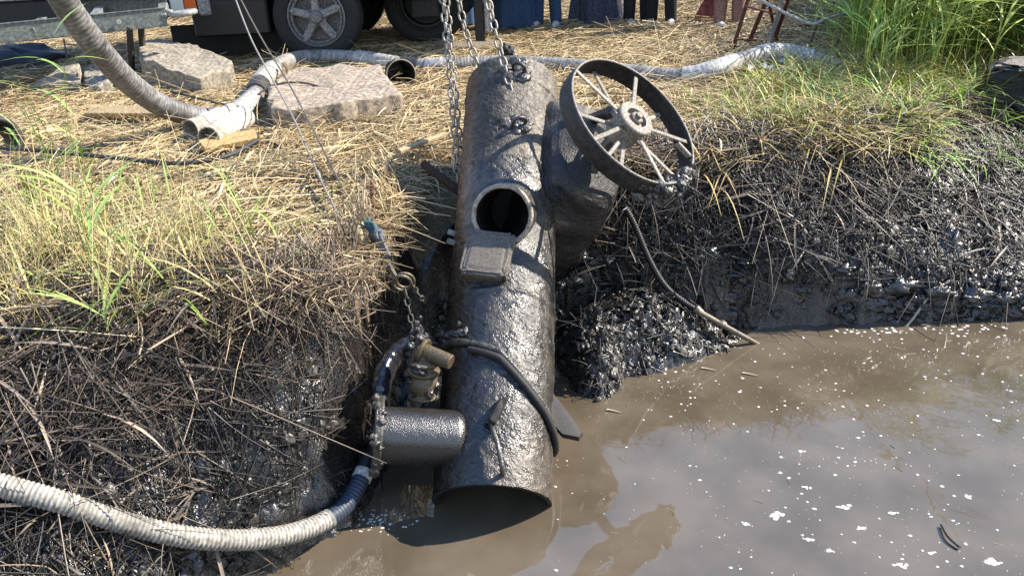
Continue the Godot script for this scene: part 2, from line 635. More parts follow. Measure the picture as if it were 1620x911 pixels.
func build_plants() -> void:
	var gold := func(x: float, z: float) -> Color:
		var f := 0.5 + 0.5 * noise.get_noise_2d(x * 12.0 + 7.0, z * 12.0)
		return Color(0.27, 0.17, 0.075).lerp(Color(0.72, 0.59, 0.36), clampf(f * 1.5 - 0.2, 0, 1))
	var lying := [clump("lying", 1), clump("lying", 2), clump("lying", 3), clump("lying", 4)]
	var dry_keep := func(x: float, z: float) -> float:
		var far := clampf(4.5 / -z, 0.25, 1.0)
		return (smoothstep(0.86, 1.12, slope_at(x, z) + 0.2 * noise.get_noise_2d(x * 11.0, z * 11.0))) * pit_clear(x, z) * far * clampf(0.75 + 1.1 * noise.get_noise_2d(x * 9.0 + 90.0, z * 9.0), 0.15, 1.0)
	scatter("straw", "dry golden straw lying over the flat ground above the pit", lying, M.straw, 10500, Rect2(-3.2, -6.4, 6.6, 3.4), dry_keep, gold, {"pile": 0.035})
	scatter("straw", "trodden pale straw farther back round the truck and the people", lying, M.straw, 13000, Rect2(-8.5, -14.5, 16, 8.2), func(x: float, z: float) -> float: return 1.0, gold, {"pile": 0.03, "scale": 1.25})
	var sprawl := [clump("sprawl", 61), clump("sprawl", 62), clump("sprawl", 63)]
	scatter("loose_straw", "long bent pale stalks tossed loosely over the trodden straw", sprawl, M.straw, 3000, Rect2(-4.0, -8.5, 9.0, 5.4), func(x: float, z: float) -> float: return dry_keep.call(x, z) * pit_wide(x, z), func(x: float, z: float) -> Color: return Color(0.5, 0.36, 0.17).lerp(Color(0.75, 0.62, 0.38), rng.randf()), {"pile": 0.05})
	var grey := func(x: float, z: float) -> Color:
		var s := slope_at(x, z)
		var f := 0.5 + 0.5 * noise.get_noise_2d(x * 16.0, z * 16.0)
		return Color(0.024, 0.019, 0.015).lerp(Color(0.33, 0.25, 0.17), clampf((s - 0.58) * 1.5 + (f - 0.5) * 0.9, 0.0, 1.0))
	var combed := [clump("combed", 11), clump("combed", 12), clump("combed", 13), clump("combed", 14)]
	scatter("muddy_straw", "mud stained straw hanging down the left bank above the white hose", combed, M.muddy_straw, 5000, Rect2(-2.7, -3.9, 2.3, 2.6),
		func(x: float, z: float) -> float:
			var s := slope_at(x, z)
			return lerpf(0.12, 1.0, smoothstep(0.35, 1.0, s)) * (1.0 - smoothstep(1.05, 1.35, s)) * pit_clear(x, z) * clampf(0.6 + 1.3 * noise.get_noise_2d(x * 12.0, z * 12.0) + s * 0.2, 0.05, 1.0), grey, {"downhill": true, "pile": 0.04})
	scatter("muddy_straw", "dark matted straw and roots over the right bank below the green grass", combed, M.muddy_straw, 6000, Rect2(0.35, -6.3, 4.4, 2.3),
		func(x: float, z: float) -> float:
			var s := slope_at(x, z)
			return smoothstep(0.05, 0.5, s) * (1.0 - smoothstep(1.1, 1.5, s)) * pit_clear(x, z) * lerpf(1.0, 0.15, smoothstep(1.5, 2.6, x) * (1.0 - smoothstep(0.85, 1.15, s))), grey, {"downhill": true, "spread": 0.9, "pile": 0.03})
	scatter("matted_roots", "dark bent stalks and roots matted over both wet banks", sprawl, M.muddy_straw, 2600, Rect2(-2.4, -6.0, 6.2, 4.3),
		func(x: float, z: float) -> float:
			var s := slope_at(x, z)
			return smoothstep(0.0, 0.3, s) * (1.0 - smoothstep(1.0, 1.3, s)) * pit_wide(x, z) * (lerpf(0.5, 1.0, smoothstep(0.35, 0.8, s)) if x < 0 else lerpf(1.0, 0.2, smoothstep(1.5, 2.5, x))), func(x: float, z: float) -> Color: return Color(0.03, 0.024, 0.02).lerp(Color(0.30, 0.23, 0.165), pow(rng.randf(), 2.2)), {"pile": 0.03})
	var clods := [clump("clod", 31), clump("clod", 32), clump("clod", 33)]
	var black := func(x: float, z: float) -> Color: return Color(0.026, 0.022, 0.018)
	scatter("mud", "glossy black clods and crumbs of oily mud along the water", clods, M.wet_mud, 9500, Rect2(-2.0, -6.2, 6.8, 4.4),
		func(x: float, z: float) -> float:
			var s := slope_at(x, z)
			return (1.0 - smoothstep(0.55, 1.1, s)) * (1.0 if x > 0.2 else 0.4), black, {"category": "mud", "part": "clods"})
	# standing grass on the left lip
	var tufts := [clump("tuft", 21), clump("tuft", 22), clump("tuft", 23)]
	scatter("grass", "tall yellow green grass standing on the left edge of the bank", tufts, M.grass, 80, Rect2(-3.0, -4.3, 2.0, 1.5),
		func(x: float, z: float) -> float:
			var s := slope_at(x, z)
			return smoothstep(0.75, 0.95, s) * (1.0 - smoothstep(1.15, 1.75, s)) * clampf((-1.05 - x) / 0.5, 0.0, 1.0),
		func(x: float, z: float) -> Color: return Color(0.40, 0.36, 0.15).lerp(Color(0.62, 0.50, 0.30), pow(rng.randf(), 0.4)), {"category": "grass", "upright": 0.85, "part": "blades"})
	scatter("green_blades", "fresh green blades growing among the yellow grass on the left", [clump("arching", 44)], M.reed, 34, Rect2(-3.0, -4.6, 2.3, 1.6),
		func(x: float, z: float) -> float: return smoothstep(0.7, 0.9, slope_at(x, z)) * clampf((-0.9 - x) / 0.5, 0.0, 1.0), func(x: float, z: float) -> Color: return Color(0.3, 0.42, 0.1), {"category": "grass", "upright": 0.9, "part": "blades", "scale": 1.2})
	# half dry grass of the right bank
	var arching := [clump("arching", 41), clump("arching", 42), clump("arching", 43)]
	scatter("grass", "half dry yellow green grass on the right bank behind the hand wheel", arching, M.grass, 1300, Rect2(0.9, -7.4, 4.4, 2.8),
		func(x: float, z: float) -> float:
			var s := slope_at(x, z)
			var line := smoothstep(-0.35, 0.15, x - 1.15 - (-4.8 - z) * 0.5)
			return smoothstep(0.55, 1.1, s) * line * (1.0 - 0.75 * smoothstep(2.3, 3.1, x) * smoothstep(-6.4, -5.9, z)) * clampf(0.6 + noise.get_noise_2d(x * 10.0, z * 10.0), 0.1, 1.0),
		func(x: float, z: float) -> Color: return Color(0.33, 0.34, 0.09).lerp(Color(0.42, 0.31, 0.15), clampf(rng.randf() * 1.2 - 0.1 + (z + 5.2) * 0.4, 0.0, 1.0)), {"category": "grass", "upright": 0.5, "part": "blades"})
	scatter("green_blades", "bright green sprigs scattered over the dark right bank", [clump("arching", 45), clump("arching", 46)], M.reed, 260, Rect2(1.5, -6.3, 3.2, 1.7),
		func(x: float, z: float) -> float: return smoothstep(0.45, 0.8, slope_at(x, z)) * clampf(noise.get_noise_2d(x * 7.0 + 30.0, z * 7.0) * 2.0 + 0.25, 0.0, 1.0), func(x: float, z: float) -> Color: return Color(0.26, 0.42, 0.08), {"category": "grass", "upright": 0.7, "part": "blades"})
	var reed := [clump("reed", 51), clump("reed", 52), clump("reed", 53)]
	scatter("reeds", "bright green reeds leaning over at the upper right of the bank", reed, M.reed, 3000, Rect2(2.4, -16.0, 12.0, 9.9),
		func(x: float, z: float) -> float:
			return smoothstep(0.0, 0.7, x - 2.5 - maxf(0.0, -7.0 - z) * 0.36) * smoothstep(6.1, 7.2, -z),
		func(x: float, z: float) -> Color: return Color(0.26, 0.42, 0.08).lerp(Color(0.52, 0.52, 0.16), rng.randf()), {"category": "reeds", "upright": 1.0, "yaw": 0.5, "yaw_spread": 0.9, "part": "blades"})


# ------------------------------------------------------------------ chains and hoses
func link_mesh(L: float, W: float, r: float) -> ArrayMesh:
	var mb := MB.new()
	var pts := PackedVector3Array()
	var k := (L - W) / 2
	for i in 7:
		var a := PI * i / 6
		pts.append(Vector3(cos(a) * (W / 2 - r), k + sin(a) * (W / 2 - r), 0))
	for i in 7:
		var a := PI + PI * i / 6
		pts.append(Vector3(cos(a) * (W / 2 - r), -k + sin(a) * (W / 2 - r), 0))
	tube(mb, pts, r, 7, {"closed": true, "side": Vector3(0, 0, 1)})
	return mb.mesh()


func chain(called: String, label: String, pts: Array, L := 0.062, r := 0.0058, group := "", m: Material = null) -> Node3D:
	var path := smooth_path(pts, L - 2.35 * r)
	var root := base(called, Transform3D(Basis(), path[path.size() - 1]))
	tag(root, label, "chain", group)
	var me := link_mesh(L, L * 0.66, r)
	for i in path.size() - 1:
		var t := xf((path[i] + path[i + 1]) / 2, path[i + 1] - path[i], Vector3(0.35, 0, 1) if i % 2 else Vector3(1, 0, -0.35))
		t = t.rotated_local(Vector3.UP, rng.randf_range(-0.25, 0.25))
		t.origin -= root.position
		put("link", me, m if m else M.chain, root).transform = t
	return root


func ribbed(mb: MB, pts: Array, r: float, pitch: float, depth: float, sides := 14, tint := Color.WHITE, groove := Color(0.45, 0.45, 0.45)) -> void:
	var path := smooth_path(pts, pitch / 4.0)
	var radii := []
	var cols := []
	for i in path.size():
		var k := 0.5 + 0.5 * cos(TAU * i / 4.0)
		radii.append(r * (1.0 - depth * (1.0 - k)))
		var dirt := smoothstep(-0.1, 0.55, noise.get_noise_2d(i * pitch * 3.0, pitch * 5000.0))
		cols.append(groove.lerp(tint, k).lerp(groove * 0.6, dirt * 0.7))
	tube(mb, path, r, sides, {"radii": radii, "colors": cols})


func part_path(pts: Array, a: float, b: float, n := 12) -> Array:   # the stretch from a to b (0..1) of a smooth path
	var p := smooth_path(pts, 0.01)
	var out := []
	for i in n + 1:
		out.append(p[int(clampf(lerpf(a, b, float(i) / n), 0, 1) * (p.size() - 1))])
	return out


# ------------------------------------------------------------------ people
func nets(bones: Array, k: float, cell: float) -> MB:   # bones: [a, b, radius at a, radius at b], joined smoothly and meshed as surface nets
	var lo := Vector3.ONE * 1e6
	var hi := -lo
	for b in bones:
		for e in 2:
			var q: Vector3 = b[e]
			var r: float = maxf(b[2], b[3]) + cell * 2
			lo = lo.min(q - Vector3.ONE * r)
			hi = hi.max(q + Vector3.ONE * r)
	var nx := int((hi.x - lo.x) / cell) + 2
	var ny := int((hi.y - lo.y) / cell) + 2
	var nz := int((hi.z - lo.z) / cell) + 2
	var f := PackedFloat32Array()
	f.resize(nx * ny * nz)
	f.fill(10.0)
	for b in bones:
		var a: Vector3 = b[0]
		var ab: Vector3 = b[1] - a
		var ll := maxf(ab.length_squared(), 1e-8)
		var r := maxf(b[2], b[3]) + k + cell * 2
		var l: Vector3 = ((a.min(b[1]) - Vector3.ONE * r - lo) / cell).floor().max(Vector3.ZERO)
		var h: Vector3 = ((a.max(b[1]) + Vector3.ONE * r - lo) / cell).ceil()
		for z in range(int(l.z), mini(int(h.z), nz)):
			for y in range(int(l.y), mini(int(h.y), ny)):
				for x in range(int(l.x), mini(int(h.x), nx)):
					var p := lo + Vector3(x, y, z) * cell - a
					var t := clampf(p.dot(ab) / ll, 0.0, 1.0)
					var d: float = (p - ab * t).length() - lerpf(b[2], b[3], t)
					var i := (z * ny + y) * nx + x
					var g := maxf(k - absf(f[i] - d), 0.0) / k
					f[i] = minf(f[i], d) - g * g * k * 0.25
	var mb := MB.new()
	var at := PackedInt32Array()
	at.resize(f.size())
	at.fill(-1)
	var step := [1, nx, nx * ny]
	for z in nz - 1:
		for y in ny - 1:
			for x in nx - 1:
				var i := (z * ny + y) * nx + x
				var inside := 0
				for c in 8:
					if f[i + (c & 1) + ((c >> 1) & 1) * nx + ((c >> 2) & 1) * nx * ny] < 0:
						inside += 1
				if inside == 0 or inside == 8:
					continue
				var sum := Vector3.ZERO
				var n := 0
				for c in 8:
					for e in 3:
						if c & (1 << e):
							continue
						var c2 := c | (1 << e)
						var fa := f[i + (c & 1) + ((c >> 1) & 1) * nx + ((c >> 2) & 1) * nx * ny]
						var fb := f[i + (c2 & 1) + ((c2 >> 1) & 1) * nx + ((c2 >> 2) & 1) * nx * ny]
						if (fa < 0) != (fb < 0):
							var q := Vector3(c & 1, (c >> 1) & 1, (c >> 2) & 1)
							q[e] += fa / (fa - fb)
							sum += q
							n += 1
				at[i] = mb.vert(lo + (Vector3(x, y, z) + sum / n) * cell)
	for z in range(1, nz - 1):
		for y in range(1, ny - 1):
			for x in range(1, nx - 1):
				var i := (z * ny + y) * nx + x
				for e in 3:
					var neg := f[i] < 0
					if neg == (f[i + step[e]] < 0):
						continue
					var s1: int = step[(e + 1) % 3]
					var s2: int = step[(e + 2) % 3]
					var a := at[i - s1 - s2]
					var b := at[i - s2]
					var c := at[i]
					var d := at[i - s1]
					if neg:
						mb.tri(a, c, b)
						mb.tri(a, d, c)
					else:
						mb.tri(a, b, c)
						mb.tri(a, c, d)
	return mb


func skirt_mesh() -> ArrayMesh:   # a long garment that falls in folds
	var mb := MB.new()
	var n := 72
	for i in 19:
		var t := i / 18.0
		var y := lerpf(1.02, 0.07, t)
		for j in n:
			var a := TAU * j / n
			var fold := (sin(a * 7.0 + 1.3 * sin(a * 2.0) + t * 1.5) + 0.5 * sin(a * 13.0 + 2.0)) * 0.035 * t
			var w := lerpf(0.15, 0.30, pow(t, 0.7)) + fold
			mb.vert(Vector3(cos(a) * w, y + 0.02 * sin(a * 5.0) * t, sin(a) * (w * 0.78)))
	for i in 18:
		for j in n:
			var j2 := (j + 1) % n
			mb.tri(i * n + j, (i + 1) * n + j, i * n + j2)
			mb.tri(i * n + j2, (i + 1) * n + j, (i + 1) * n + j2)
	return mb.mesh()


var body_meshes := {}

func person(label: String, at: Vector3, turn: float, legs: Material, shirt: Material, skirt := false, group := "people standing beyond the straw") -> Node3D:
	var o := base("person", Transform3D(Basis(Vector3.UP, turn), at))
	tag(o, label, "person", group)
	if body_meshes.is_empty():
		var b := [[Vector3(0, 0.95, 0), Vector3(0, 1.3, 0), 0.12, 0.13], [Vector3(-0.1, 1.33, 0), Vector3(0.1, 1.33, 0), 0.1, 0.1], [Vector3(0, 1.36, 0), Vector3(0, 1.5, 0.01), 0.06, 0.052],
			[Vector3(0, 1.57, 0.02), Vector3(0, 1.65, 0.0), 0.078, 0.09], [Vector3(0, 1.57, 0.1), Vector3(0, 1.6, 0.09), 0.016, 0.01]]
		var cloth_top := [[Vector3(0, 0.98, 0), Vector3(0, 1.3, 0), 0.145, 0.15], [Vector3(-0.11, 1.34, 0), Vector3(0.11, 1.34, 0), 0.11, 0.11]]
		var cloth_legs := [[Vector3(0, 0.98, 0), Vector3(0, 0.88, 0), 0.14, 0.15]]
		var shoes := []
		for s in [-1.0, 1.0]:
			var sh := Vector3(0.18 * s, 1.38, 0)
			var el := Vector3(0.25 * s, 1.1, -0.02)
			var wr := Vector3(0.26 * s, 0.86, 0.07)
			b += [[sh, el, 0.05, 0.04], [el, wr, 0.038, 0.028], [wr, wr + Vector3(0, -0.08, 0.02), 0.028, 0.034]]
			for g in 4:
				var k := wr + Vector3(0.0, -0.09, 0.045 - 0.022 * g)
				b.append([k, k + Vector3(-0.012 * s, -0.075 + 0.008 * absf(g - 1), 0.012), 0.0105, 0.009])
			b.append([wr + Vector3(0, -0.03, 0.03), wr + Vector3(-0.015 * s, -0.085, 0.075), 0.012, 0.01])
			var hip := Vector3(0.09 * s, 0.9, 0)
			var kn := Vector3(0.1 * s, 0.49, 0.02)
			var an := Vector3(0.11 * s, 0.09, 0)
			b += [[hip, kn, 0.085, 0.055], [kn, an, 0.055, 0.038], [an, Vector3(0.125 * s, 0.035, 0.14), 0.04, 0.025]]
			cloth_top += [[sh, el, 0.065, 0.056], [el, el.lerp(wr, 0.7), 0.054, 0.045]]
			cloth_legs += [[hip, kn, 0.105, 0.08], [kn, an, 0.08, 0.068]]
			shoes += [[an + Vector3(0, -0.03, -0.02), Vector3(0.128 * s, 0.04, 0.15), 0.052, 0.036]]
		body_meshes = {"body": nets(b, 0.03, 0.016).mesh(), "shirt": nets(cloth_top, 0.04, 0.03).mesh(), "trousers": nets(cloth_legs, 0.03, 0.025).mesh(), "skirt": skirt_mesh(), "shoe": nets(shoes, 0.01, 0.018).mesh()}
	put("body", body_meshes.body, M.skin, o)
	put("shirt", body_meshes.shirt, shirt, o)
	put("skirt" if skirt else "trousers", body_meshes.skirt if skirt else body_meshes.trousers, legs, o)
	put("shoes", body_meshes.shoe, M.rubber, o)
	return o


# ------------------------------------------------------------------ the pipe with its hand wheel
func build_pipe() -> void:
	var axis := (PIPE_HEAD - PIPE_FOOT).normalized()
	var front := Vector3(0.061, 0.816, 0.574)
	var root := base("gate_valve_pipe", xf(PIPE_FOOT, axis, front))
	tag(root, "big tar covered steel pipe with spoked hand wheel hanging on chains in the pit", "pipe")
	var inv := root.transform.affine_inverse()
	var R := 0.262
	var L := (PIPE_HEAD - PIPE_FOOT).length() - 0.11
	# the opening in the front
	var mouth_at := Vector3(0.004, 1.395, 0.20)
	var mouth_dir := (inv.basis * Vector3(-0.16, 0.30, 0.94)).normalized()
	# shell
	var wet := MB.new()
	var dry := MB.new()
	var sides := 200
	var rows := 420
	for part in 2:
		var mb: MB = [wet, dry][part]
		var at := PackedInt32Array()
		at.resize(sides * (rows + 1))
		at.fill(-1)
		for i in rows:
			for j in sides:
				var a0 := TAU * j / sides
				var y0 := L * i / rows
				var mid := Vector3(sin(a0) * R, y0, cos(a0) * R)
				var border := 1.72 + 0.16 * noise.get_noise_2d(a0 * 14.0, y0 * 12.0) + (0.5 if sin(a0) < -0.75 else 0.0) * 0.0
				if (y0 > border) != (part == 1):
					continue
				var rel := mid - mouth_at
				if mid.z > 0.1 and (rel - mouth_dir * rel.dot(mouth_dir)).length() < 0.128:
					continue
				var k := [i * sides + j, i * sides + (j + 1) % sides, (i + 1) * sides + j, (i + 1) * sides + (j + 1) % sides]
				for e in 4:
					var w: int = k[e]
					if at[w] < 0:
						var jj := w % sides
						var y := L * (w / sides) / rows
						var a := TAU * jj / sides
						var d := Vector3(sin(a), 0, cos(a))
						var q := d * R + Vector3(0, y, 0)
						var bump := 0.0034 * noise_b.get_noise_3d(q.x * 210, q.y * 210, q.z * 210) + 0.006 * noise.get_noise_3d(q.x * 22, q.y * 22, q.z * 22) + 0.003 * noise.get_noise_3d(q.x * 110, q.y * 110, q.z * 110)
						if y > 1.6:
							bump *= 1.2
						# welded seam rings
						for s in [0.93, 1.72, 2.26]:
							bump += 0.007 * exp(-pow((y - s) / 0.012, 2.0))
						if y > L - 0.05:
							bump -= 0.03 * pow((y - L + 0.05) / 0.05, 2.0)
						var f := 0.5 + 0.5 * noise.get_noise_3d(q.x * 30, q.y * 30, q.z * 30)
						var g := 0.5 + 0.5 * noise_b.get_noise_3d(q.x * 60, q.y * 40, q.z * 60)
						var col: Color
						if part == 0:
							col = Color(0.014, 0.012, 0.010).lerp(Color(0.08, 0.066, 0.05), clampf((f - 0.35) * 1.7 + (g - 0.5) * 0.7, 0, 1))
						else:
							col = Color(0.04, 0.033, 0.027).lerp(Color(0.26, 0.22, 0.17), clampf(f * 1.2 - 0.25 + g * 0.35, 0, 1))
						var run := 0.5 + 0.5 * noise.get_noise_3d(q.x * 60, q.y * 7, q.z * 60)
						col = col.lerp(Color(0.10, 0.08, 0.058) if part == 0 else Color(0.24, 0.2, 0.15), 0.5 * smoothstep(0.55, 0.8, run))
						col = col.lerp(Color(0.11, 0.085, 0.06), 0.6 * smoothstep(0.3, 0.14, y + 0.12 * noise.get_noise_2d(a * 20.0, y * 16.0)))
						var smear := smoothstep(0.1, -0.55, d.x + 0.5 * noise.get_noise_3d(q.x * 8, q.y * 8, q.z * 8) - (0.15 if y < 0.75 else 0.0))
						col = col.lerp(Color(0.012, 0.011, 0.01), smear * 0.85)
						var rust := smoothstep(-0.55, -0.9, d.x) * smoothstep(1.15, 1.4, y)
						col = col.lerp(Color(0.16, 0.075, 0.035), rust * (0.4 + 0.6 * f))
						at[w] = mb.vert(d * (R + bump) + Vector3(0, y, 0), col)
					k[e] = at[w]
				mb.tri(k[0], k[2], k[1])
				mb.tri(k[1], k[2], k[3])
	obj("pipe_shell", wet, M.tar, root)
	obj("pipe_top", dry, M.dry_tar, root)
	var inner := MB.new()
	inner.col = Color(0.03, 0.026, 0.022)
	lathe(inner, Transform3D(), [Vector2(0, 1.05), Vector2(R - 0.02, 1.05), Vector2(R - 0.02, 0.0), Vector2(R + 0.001, -0.002)], 64)
	obj("pipe_lining", inner, M.tar_matt, root)
	var cap := MB.new()
	cap.col = Color(0.14, 0.12, 0.1)
	lathe(cap, Transform3D(Basis(), Vector3(0, L, 0)), [Vector2(R - 0.03, 0), Vector2(R - 0.06, 0.022), Vector2(0.1, 0.04), Vector2(0, 0.042)], 64, true)
	obj("end_cap", cap, M.dry_tar, root)
	# round opening
	var mouth := base("inlet_mouth", xf(mouth_at, mouth_dir, Vector3.UP), root)
	var mt := MB.new()
	mt.col = Color(0.055, 0.048, 0.04)
	lathe(mt, Transform3D(), [Vector2(0.155, -0.12), Vector2(0.152, 0.0), Vector2(0.15, 0.10), Vector2(0.153, 0.12), Vector2(0.150, 0.145)], 56)
	obj("collar", mt, M.tar, mouth)
	var lip := MB.new()
	lip.col = Color(0.42, 0.36, 0.28)
	var lip_ring := PackedVector3Array()
	for i in 56:
		var a := TAU * i / 56
		lip_ring.append(Vector3(cos(a), 0, sin(a)) * (0.140 + 0.003 * noise.get_noise_2d(i * 9.0, 3.0)) + Vector3(0, 0.145, 0))
	tube(lip, lip_ring, 0.012, 8, {"closed": true})
	obj("rim", lip, M.dry_tar, mouth)
	var bore := MB.new()
	bore.col = Color(0.012, 0.011, 0.01)
	lathe(bore, Transform3D(), [Vector2(0.131, 0.145), Vector2(0.131, -0.3), Vector2(0, -0.31)], 48)
	obj("bore", bore, M.tar_matt, mouth)
	# square lug under the opening
	var lug := MB.new()
	lug.col = Color(0.15, 0.122, 0.092)
	var up_l := Vector3(0.16, 1, -0.02)
	blob(lug, Vector3(-0.07, 1.10, 0.25), Vector3(0.112, 0.122, 0.048), 0.10, 5, 60, 90, 9.0, 0.22, xf(Vector3.ZERO, up_l, Vector3(-0.14, 0.04, 1)).basis)
	obj("lug", lug, M.tar_pad, root)
	# oblique clamp band with its fin
	var band := MB.new()
	band.col = Color(0.07, 0.06, 0.05)
	var ridge := PackedVector3Array()
	var radii := []
	for i in 90:
		var a := lerpf(-1.35, 1.75, i / 89.0)
		var y := 0.70 - 0.10 * (sin(a) + 0.96) - 0.17 * maxf(0.0, sin(a)) - 0.06 * maxf(0.0, a - 0.9)
		ridge.append(Vector3(sin(a) * (R + 0.008), y, cos(a) * (R + 0.008)))
		radii.append(0.014 + 0.005 * noise.get_noise_1d(i * 3.0) + (0.006 if i < 22 else 0.0))
	tube(band, ridge, 0.013, 9, {"radii": radii})
	obj("clamp_band", band, M.tar, root)
	var low := MB.new()
	low.col = Color(0.025, 0.022, 0.02)
	var low_r := PackedVector3Array()
	for p in ridge:
		low_r.append(Vector3(p.x * 1.02, p.y - 0.035, p.z * 1.02))
	tube(low, low_r.slice(24), 0.017, 8)
	obj("clamp_edge", low, M.tar_matt, root)
	var fin := MB.new()
	fin.col = Color(0.02, 0.018, 0.016)
	var outline := [Vector3(0.245, 0.52, 0.06), Vector3(0.285, 0.45, 0.05), Vector3(0.395, 0.335, 0.03), Vector3(0.375, 0.30, 0.05), Vector3(0.30, 0.31, 0.06), Vector3(0.25, 0.36, 0.07)]
	for i in outline.size():
		outline[i] += Vector3(0.0, 0.0, 0.004 * (i % 2))
	var fin_c := Vector3(0.30, 0.38, 0.04)
	var back := []
	for q in outline:
		back.append(q + Vector3(0.004, -0.012, -0.022))
	fin.face(outline, fin_c - Vector3(0, 0, 0.2))
	fin.face(back, fin_c + Vector3(0, 0, 0.2))
	for i in outline.size():
		var k := (i + 1) % outline.size()
		fin.face([outline[i], outline[k], back[k], back[i]], fin_c)
	obj("fin", fin, M.tar_matt, root)
	# smeared tar lumps on the clamp and a small handle
	var sm := MB.new()
	for i in 26:
		sm.col = Color(0.02, 0.018, 0.016).lerp(Color(0.10, 0.085, 0.07), rng.randf())
		var a := -1.45 + rng.randf() * 0.85
		blob(sm, Vector3(sin(a) * R, 0.72 + rng.randfn(0.0, 0.018), cos(a) * R), Vector3(rng.randf_range(0.012, 0.03), rng.randf_range(0.008, 0.02), rng.randf_range(0.008, 0.02)), 0.5, i)
	obj("tar_lumps", sm, M.tar, root)
	var hd := MB.new()
	hd.col = Color(0.09, 0.08, 0.065)
	tube(hd, smooth_path([Vector3(-0.01, 0.24, 0.255), Vector3(-0.012, 0.225, 0.30), Vector3(0.01, 0.16, 0.315), Vector3(0.035, 0.06, 0.31), Vector3(0.038, 0.045, 0.26)], 0.01), 0.011, 8)
	obj("handle", hd, M.tar, root)
	var pl := MB.new()
	pl.col = Color(0.02, 0.018, 0.016)  # black lump that stands in for the shadow patch above the handle
	blob(pl, Vector3(0.0, 0.31, 0.27), Vector3(0.02, 0.07, 0.035), 0.3, 3, 24, 30, 5.0, 0.5, xf(Vector3.ZERO, Vector3(0.5, 1, 0), Vector3(0.1, 0, 1)).basis)
	obj("handle_shade", pl, M.tar_matt, root)
	# the branch on the left with its flange
	var b0 := inv * Vector3(-0.613, -0.591, -3.064)
	var b1 := inv * Vector3(-0.269, -0.657, -3.099)
	var branch := base("side_branch", xf(b1, b0 - b1), root)
	var bl := (b0 - b1).length()
	var bm := MB.new()
	bm.col = Color(0.035, 0.031, 0.027)
	lathe(bm, Transform3D(), [Vector2(0, -0.03), Vector2(0.09, -0.028), Vector2(0.118, -0.01), Vector2(0.124, 0.02), Vector2(0.124, bl)], 44, true)
	obj("branch_tube", bm, M.tar_worn, branch)
	var fl := MB.new()
	fl.col = Color(0.07, 0.06, 0.05)
	lathe(fl, Transform3D(Basis(), Vector3(0, bl - 0.02, 0)), [Vector2(0.12, 0), Vector2(0.165, 0), Vector2(0.168, 0.006), Vector2(0.168, 0.03), Vector2(0.163, 0.036), Vector2(0.10, 0.036), Vector2(0.10, -0.1), Vector2(0, -0.1)], 44)
	for i in 30:
		var a := rng.randf() * TAU
		blob(fl, Vector3(cos(a) * 0.163, bl + rng.randf_range(-0.025, 0.02), sin(a) * 0.163), Vector3.ONE * rng.randf_range(0.008, 0.02), 0.6, i)
	obj("flange", fl, M.tar, branch)
	# valves on the left side
	var vx := xf(inv * Vector3(-0.427, -0.538, -3.265), inv.basis * Vector3(0.12, 1, -0.12))
	var valve := base("small_valve", vx, root)
	var v1 := MB.new()
	v1.col = Color(0.17, 0.135, 0.085)
	lathe(v1, Transform3D(), [Vector2(0, 0), Vector2(0.062, 0), Vector2(0.066, 0.006), Vector2(0.062, 0.016), Vector2(0.045, 0.02), Vector2(0.06, 0.04), Vector2(0.068, 0.07), Vector2(0.06, 0.10), Vector2(0.045, 0.115), Vector2(0.072, 0.118), Vector2(0.074, 0.134), Vector2(0.05, 0.14), Vector2(0.05, 0.16), Vector2(0.068, 0.163), Vector2(0.07, 0.178), Vector2(0.04, 0.184), Vector2(0.03, 0.22), Vector2(0, 0.222)], 28, true)
	obj("valve_body", v1, M.brass, valve)
	var v2 := MB.new()
	v2.col = Color(0.16, 0.12, 0.07)
	cyl(v2, Vector3(-0.005, 0.225, 0.0), Vector3(0.125, 0.20, 0.05), 0.034, 20)
	cyl(v2, Vector3(-0.02, 0.228, -0.01), Vector3(0.005, 0.222, 0.0), 0.056, 20)
	obj("outlet", v2, M.brass, valve)
	var vt := MB.new()
	for i in 22:
		vt.col = Color(0.02, 0.018, 0.015).lerp(Color(0.07, 0.058, 0.045), rng.randf())
		var a := rng.randf() * TAU
		blob(vt, Vector3(cos(a) * 0.062, rng.randf_range(0.0, 0.2), sin(a) * 0.062), Vector3(0.02, 0.014, 0.02) * rng.randf_range(0.5, 1.2), 0.8, i, 6, 9, 7.0)
	tag(obj("caked_mud", vt, M.tar, valve), "", "", "", "stuff")
	var v3 := MB.new()
	v3.col = Color(0.03, 0.027, 0.024)
	box(v3, xf(Vector3(-0.04, 0.23, -0.02), Vector3(0.2, 1, 0)), Vector3(0.03, 0.16, 0.12), 0.01)
	for i in 18:
		blob(v3, Vector3(-0.04 + rng.randfn(0, 0.02), 0.30 + rng.randfn(0, 0.03), rng.randfn(0, 0.04)), Vector3.ONE * rng.randf_range(0.01, 0.022), 0.6, i)
	obj("valve_bracket", v3, M.tar, valve)
	var elbow := MB.new()
	elbow.col = Color(0.035, 0.035, 0.04)
	var ep := []
	for q in [Vector3(-0.471, -0.399, -3.506), Vector3(-0.550, -0.426, -3.471), Vector3(-0.604, -0.478, -3.381), Vector3(-0.618, -0.545, -3.284), Vector3(-0.599, -0.599, -3.170)]:
		ep.append(inv * q)
	var eps := smooth_path(ep, 0.008)
	var er := []
	for i in eps.size():
		er.append(0.07 + 0.012 * noise.get_noise_1d(i * 0.4))
	tube(elbow, eps, 0.058, 24, {"radii": er, "squash": 0.62})
	obj("elbow", elbow, M.tar_smooth, root)
